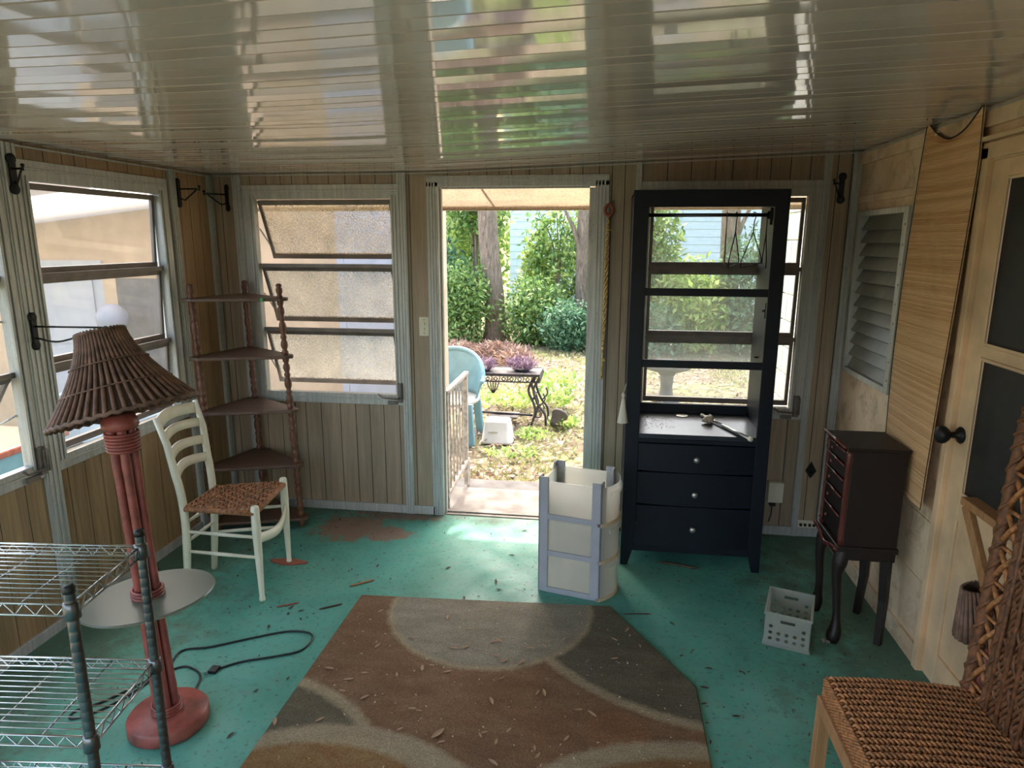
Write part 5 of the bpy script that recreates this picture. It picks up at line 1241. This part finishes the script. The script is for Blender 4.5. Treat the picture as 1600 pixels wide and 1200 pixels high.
t = thing('wall_hook', 'small dark iron hook low on the panelling behind the chest', 'hook', (1.885,-0.002,0.41))
m = MB(); m.prism([(1.885,0.36),(1.915,0.405),(1.885,0.46),(1.855,0.405)], -0.008, 0.0, 'xz'); m.tube([(1.885,-0.008,0.40),(1.885,-0.03,0.385),(1.885,-0.035,0.405)], 0.005, 6); part('hook_body', m, MAT['black_metal'], t)

# ---- switch, outlets, small hanging things
def plate(name, label, cat, c, hx, hz, toggles, n_):
    t = thing(name, label, cat, c)
    m = MB(); m.box((c[0]-hx,-0.006,c[2]-hz),(c[0]+hx,0.0,c[2]+hz)); part('cover_plate', m, MAT['ivory'], t, bevel=0.002)
    for q in toggles:
        m = MB(); m.box((c[0]+q[0]-0.006,-0.016,c[2]+q[1]-0.006),(c[0]+q[0]+0.006,-0.005,c[2]+q[1]+0.010)); part('toggle', m, MAT['ivory'] if n_ == 't' else MAT['rubber'], t)
    m = MB()
    for sgn in (-1, 1): m.lathe([(0.003,0),(0.003,0.001)], (c[0] if hz > hx else c[0]+sgn*hx*0.8,-0.006,c[2]+(sgn*hz*0.72 if hz > hx else 0)), (0,-1,0), 8)
    part('screw', m, MAT['chrome_dull'], t)
plate('light_switch', 'ivory light switch plate on the strip left of the doorway', 'switch', (-0.402,0,1.202), 0.030, 0.057, [(0,0.014),(0,-0.018)], 't')
plate('wall_outlet', 'ivory four-hole outlet plate near the floor behind the chest', 'outlet', (1.893,0,0.072), 0.056, 0.026, [(-0.036,-0.003),(-0.012,-0.003),(0.014,-0.003),(0.038,-0.003)], 'o')
t = thing('junction_box', 'beige electrical box on the panelling right of the black cabinet', 'box', (1.695,0,0.27))
m = MB(); m.box((1.650,-0.045,0.212),(1.735,0,0.335)); part('box_body', m, MAT['ivory'], t, bevel=0.004)
m = MB(); m.box((1.668,-0.03,0.185),(1.700,0,0.212)); m.tube([(1.684,-0.012,0.19),(1.684,-0.012,0.13),(1.672,-0.012,0.08)], 0.003, 5); part('wire_clamp', m, MAT['rubber'], t)
t = thing('braided_rope', 'long braided jute strand hanging right of the doorway from a wooden ring', 'rope', (0.674,-0.016,0.93))
m = MB(); m.tube([(0.678+0.022*math.cos(a*PI/9),-0.024,1.875+0.030*math.sin(a*PI/9)) for a in range(18)], 0.0095, 8, closed=True); m.tube([(0.69,-0.024,1.905),(0.70,-0.02,1.925)], 0.005, 6); part('ring', m, MAT['ringwood'], t, label='red-brown wooden ring')
m = MB(); zz = [1.85-0.92*i/120 for i in range(121)]
for ph in (0, 2*PI/3, 4*PI/3):
    m.tube([(0.674-0.010*((1.85-z_)/0.92)**2+ (0.003+0.006*math.sin(min(1,(1.85-z_)/0.75)*PI)**0.7)*math.cos(z_*60+ph), -0.026+0.005*math.sin(z_*60+ph), z_) for z_ in zz], [0.0022+0.0042*math.sin(min(1,(1.85-z_)/0.8)*PI*0.8+0.1) if z_ > 1.0 else 0.0045 for z_ in zz], 5)
part('braid', m, MAT['rope'], t, fix=False)
m = MB(); m.bar((0.655,-0.03,1.775),(0.70,-0.024,1.765),0.006,0.006); part('knot', m, MAT['rope'], t)
for q_, r_k in (((0.668,-0.03,1.10),0.012),((0.676,-0.03,1.03),0.010),((0.660,-0.028,0.928),0.011)):
    m = MB(); m.sphere(q_, r_k, n=8); part('knot', m, MAT['rope'], t)
t = thing('cloth_bell', 'off-white bell-shaped cloth hanging beside the black cabinet edge', 'pull', (0.787,-0.56,0.78))
m = MB(); cbx, cby = 0.7805, -0.545
m.lathe([(0.003,0.955),(0.009,0.95),(0.010,0.94),(0.006,0.93)], (cbx,cby,0), (0,0,1), 12)
m.grid(lambda u, v: (cbx+(0.006+0.020*v+0.003*v*math.sin(u*8*PI))*math.cos(2*PI*u), cby+(0.006+0.016*v+0.003*v*math.cos(u*6*PI))*math.sin(2*PI*u), 0.932-0.135*v), 32, 6); o = part('cloth', m, MAT['cloth'], t)
m = MB(); m.tube([(cbx,cby,0.95),(cbx+0.008,cby+0.008,0.985),(0.793,-0.528,1.0)], 0.002, 5); part('string', m, MAT['cloth'], t)

# ---- window crank handle lying loose etc. on the floor: sticks, wood disc, leaves
t = thing('wood_disc', 'flat brown piece of bark under the front leg of the white chair', 'bark piece', (-0.985,-0.755,0))
m = MB(); m.prism([(-0.985+0.105*math.cos(a)*(1+0.1*math.sin(3*a)), -0.757+0.032*math.sin(a)*(1+0.15*math.cos(4*a))) for a in [2*PI*k/22 for k in range(22)]], 0.0, 0.006); part('bark', m, MAT['ringwood'], t)
def stick(label, p, q, r, mat, g='sticks on the green floor', bend=0.01):
    p, q = Vector(p), Vector(q); md = p.lerp(q,0.5)+Vector((bend,bend*0.6,0))
    m = MB(); m.tube(bez(p, md, q, 8), [r*0.5]+[r]*7+[r*0.4], 6); o = part('stick', m, mat, origin=tuple(p)); tag(o, label, 'stick', g)
stick('pale straight stick at the far left edge of the rug', (-0.56,-0.965,0.005),(-0.455,-0.885,0.005),0.005,MAT['stick_wood'])
stick('dark twig lying in front of the black cabinet', (1.00,-0.475,0.005),(1.21,-0.525,0.005),0.006,MAT['leaf_brown'])
stick('dark curved twig touching the left rug edge', (-0.62,-1.19,0.004),(-0.53,-1.13,0.004),0.004,MAT['leaf_brown'],bend=0.02)
stick('thin brown twig right of the folded rug corner', (0.80,-1.03,0.003),(0.93,-1.01,0.003),0.003,MAT['leaf_brown'])
stick('reddish twig between chair and rug', (-0.83,-1.20,0.004),(-0.74,-1.15,0.004),0.004,MAT['ringwood'])
t = thing('foil_scrap', 'crumpled foil scrap at the foot of the cherry chest', 'scrap', (1.668,-1.13,0))
m = MB(); m.grid(lambda u, v: (1.655+0.03*u, -1.145+0.03*v, 0.004+0.008*abs(math.sin(u*7+v*5))), 4, 4, sm=False); o = part('foil', m, MAT['knob'], t); so = o.modifiers.new('solid','SOLIDIFY'); so.thickness = 0.002

def leaf_obj(seed, L, W):
    m = MB(); r = random.Random(seed); c = r.uniform(0.10,0.25)
    def fn(u, v):
        w = W*math.sin(PI*min(1,u*0.97+0.03))**0.8
        return ((u-0.5)*L, (v-0.5)*w, 0.001+L*c*((2*u-1)**2)*0.35+abs(v-0.5)*w*0.5)
    m.grid(fn, 6, 4); return m
protos = {}
for mt in ('leaf_dry', 'leaf_brown'):
    protos[mt] = [leaf_obj(s, 0.034, 0.011).mesh('leaf', MAT[mt]) for s in range(4)]
rl = random.Random(21)
def drop(x, y, z, mt, sc, label, group, rot=None):
    o = bpy.data.objects.new('leaf', rl.choice(protos[mt])); COL.objects.link(o); o.location = (x, y, z); o.rotation_euler = (0, 0, rl.uniform(0, 6.28) if rot is None else rot); o.scale = (sc,sc,sc)
    tag(o, label, 'leaf', group)
RUGL= [(-0.321, -1.181), (0.136, -1.104), (-0.118, -1.372), (0.123, -1.267), (0.244, -1.349), (0.27, -1.341), (0.084, -1.419), (0.129, -1.408), (0.226, -1.44), (0.268, -1.448), (0.308, -1.477), (0.38, -1.476), (0.408, -1.373), (0.02, -1.549), (-0.013, -1.575), (0.317, -1.589), (0.464, -1.658), (0.489, -1.655), (0.297, -1.73), (0.016, -1.813), (0.042, -1.82), (0.3, -1.897), (0.384, -1.875), (0.288, -1.914), (0.348, -1.937), (0.483, -1.948), (0.497, -1.981), (0.353, -2.031), (0.674, -1.751), (0.588, -1.887), (0.599, -1.077), (0.867, -1.293), (0.758, -1.4), (0.626, -1.733), (0.162, -1.963), (-0.281, -1.753), (-0.282, -1.683), (-0.234, -1.635), (-0.103, -1.629), (-0.385, -1.628), (-0.456, -1.949), (-0.3, -1.917), (0.539, -1.293), (0.002, -1.19), (0.461, -1.351), (-0.244, -1.452), (-0.182, -1.777), (0.863, -1.879), (0.094, -1.58), (0.001, -1.923), (0.759, -1.261), (0.816, -1.178)]
FLL= [(-0.759, -1.194), (-0.701, -1.215), (-0.748, -1.249), (-0.647, -1.263), (-0.67, -1.282), (-0.622, -0.81), (-0.613, -0.788), (0.165, -0.814), (0.193, -0.888), (0.103, -0.964), (0.036, -0.992), (0.026, -1.023), (1.021, -1.078), (1.039, -1.32), (1.082, -1.291), (1.139, -1.393), (1.104, -1.52), (1.091, -1.616), (1.088, -1.721), (1.086, -1.818), (0.581, -1.002), (1.002, -0.555), (1.187, -0.529), (-0.505, -0.584), (-0.113, -0.701), (-0.491, -0.734), (-0.785, -1.362), (-0.619, -1.785), (-0.532, -1.694), (-0.531, -0.914), (-0.379, -0.859), (-1.163, -0.556), (-1.261, -0.732), (-1.324, -0.817), (-1.403, -0.548), (-1.266, -0.653), (-1.088, -0.627), (-0.962, -0.396), (-0.904, -0.295), (-1.097, -0.276), (-0.771, 0.081), (0.236, -0.177), (0.204, -0.505), (0.942, -0.414), (1.695, -0.382), (1.758, -0.517), (1.529, -1.316), (1.298, -1.391), (1.198, -1.671), (1.417, -1.605), (-0.586, -2.024), (-1.41, -0.973)]
for x, y in RUGL: drop(x, y, 0.0125, 'leaf_dry', rl.uniform(0.75, 1.35), 'small pale curled dry leaf fallen on the brown rug', 'dry leaves on the rug')
for x, y in FLL: drop(x, y, 0.0005, 'leaf_brown', rl.uniform(0.5, 1.15), 'small dark dry leaf lying on the green floor', 'dry leaves on the floor')
drop(0.14, -1.93, 0.0125, 'leaf_dry', 1.9, 'largest dry leaf curled near the middle of the rug', None)
# crumbs and leaf dust
cr = np.stack([rg.uniform(XL+0.05,XR-0.05,4600), -0.02-2.9*rg.random(4600)**1.2, np.full(4600,0.001)],1)
keep = ~((cr[:,0] > -0.48)&(cr[:,0] < 1.08)&(cr[:,1] < -1.02))
dens = np.clip(0.25+0.9*np.exp(-((cr[:,0]+1.2)/0.45)**2)*(cr[:,1] > -1.3)+0.8*np.exp(-((cr[:,0]-1.7)/0.4)**2)+0.5*(cr[:,1] > -0.12), 0, 1)
keep &= rg.random(4600) < dens
o = bpy.data.objects.new('floor_crumbs', leaf_mesh('floor_crumbs', cr[keep], 0.014, MAT['crumb'], up=8, asp=0.4, droop=0.02, seed=4)); COL.objects.link(o); tag(o, 'scattered dark crumbs and leaf bits over the green floor', 'debris', kind='stuff')
cr = np.stack([rg.uniform(-0.44,1.04,420), rg.uniform(-3.0,-1.06,420), np.full(420,0.0135)],1); keep = (cr[:,0]-0.741)*(-0.551)-(cr[:,1]+0.979)*0.332 > 0.02
o = bpy.data.objects.new('rug_crumbs', leaf_mesh('rug_crumbs', cr[keep], 0.009, MAT['crumb_pale'], up=8, asp=0.5, droop=0.02, seed=5)); COL.objects.link(o); tag(o, 'pale crumbs and bits scattered over the brown rug', 'debris', kind='stuff')
cr = np.stack([0.90+0.16*rg.random(120)**1.4, -0.42+0.24*rg.random(120), np.full(120,0.739)],1)
o = bpy.data.objects.new('shelf_crumbs', leaf_mesh('shelf_crumbs', cr, 0.010, MAT['crumb'], up=8, asp=0.5, droop=0.02, seed=6)); COL.objects.link(o); tag(o, 'dark droppings scattered on the left of the cabinet shelf', 'debris', kind='stuff')
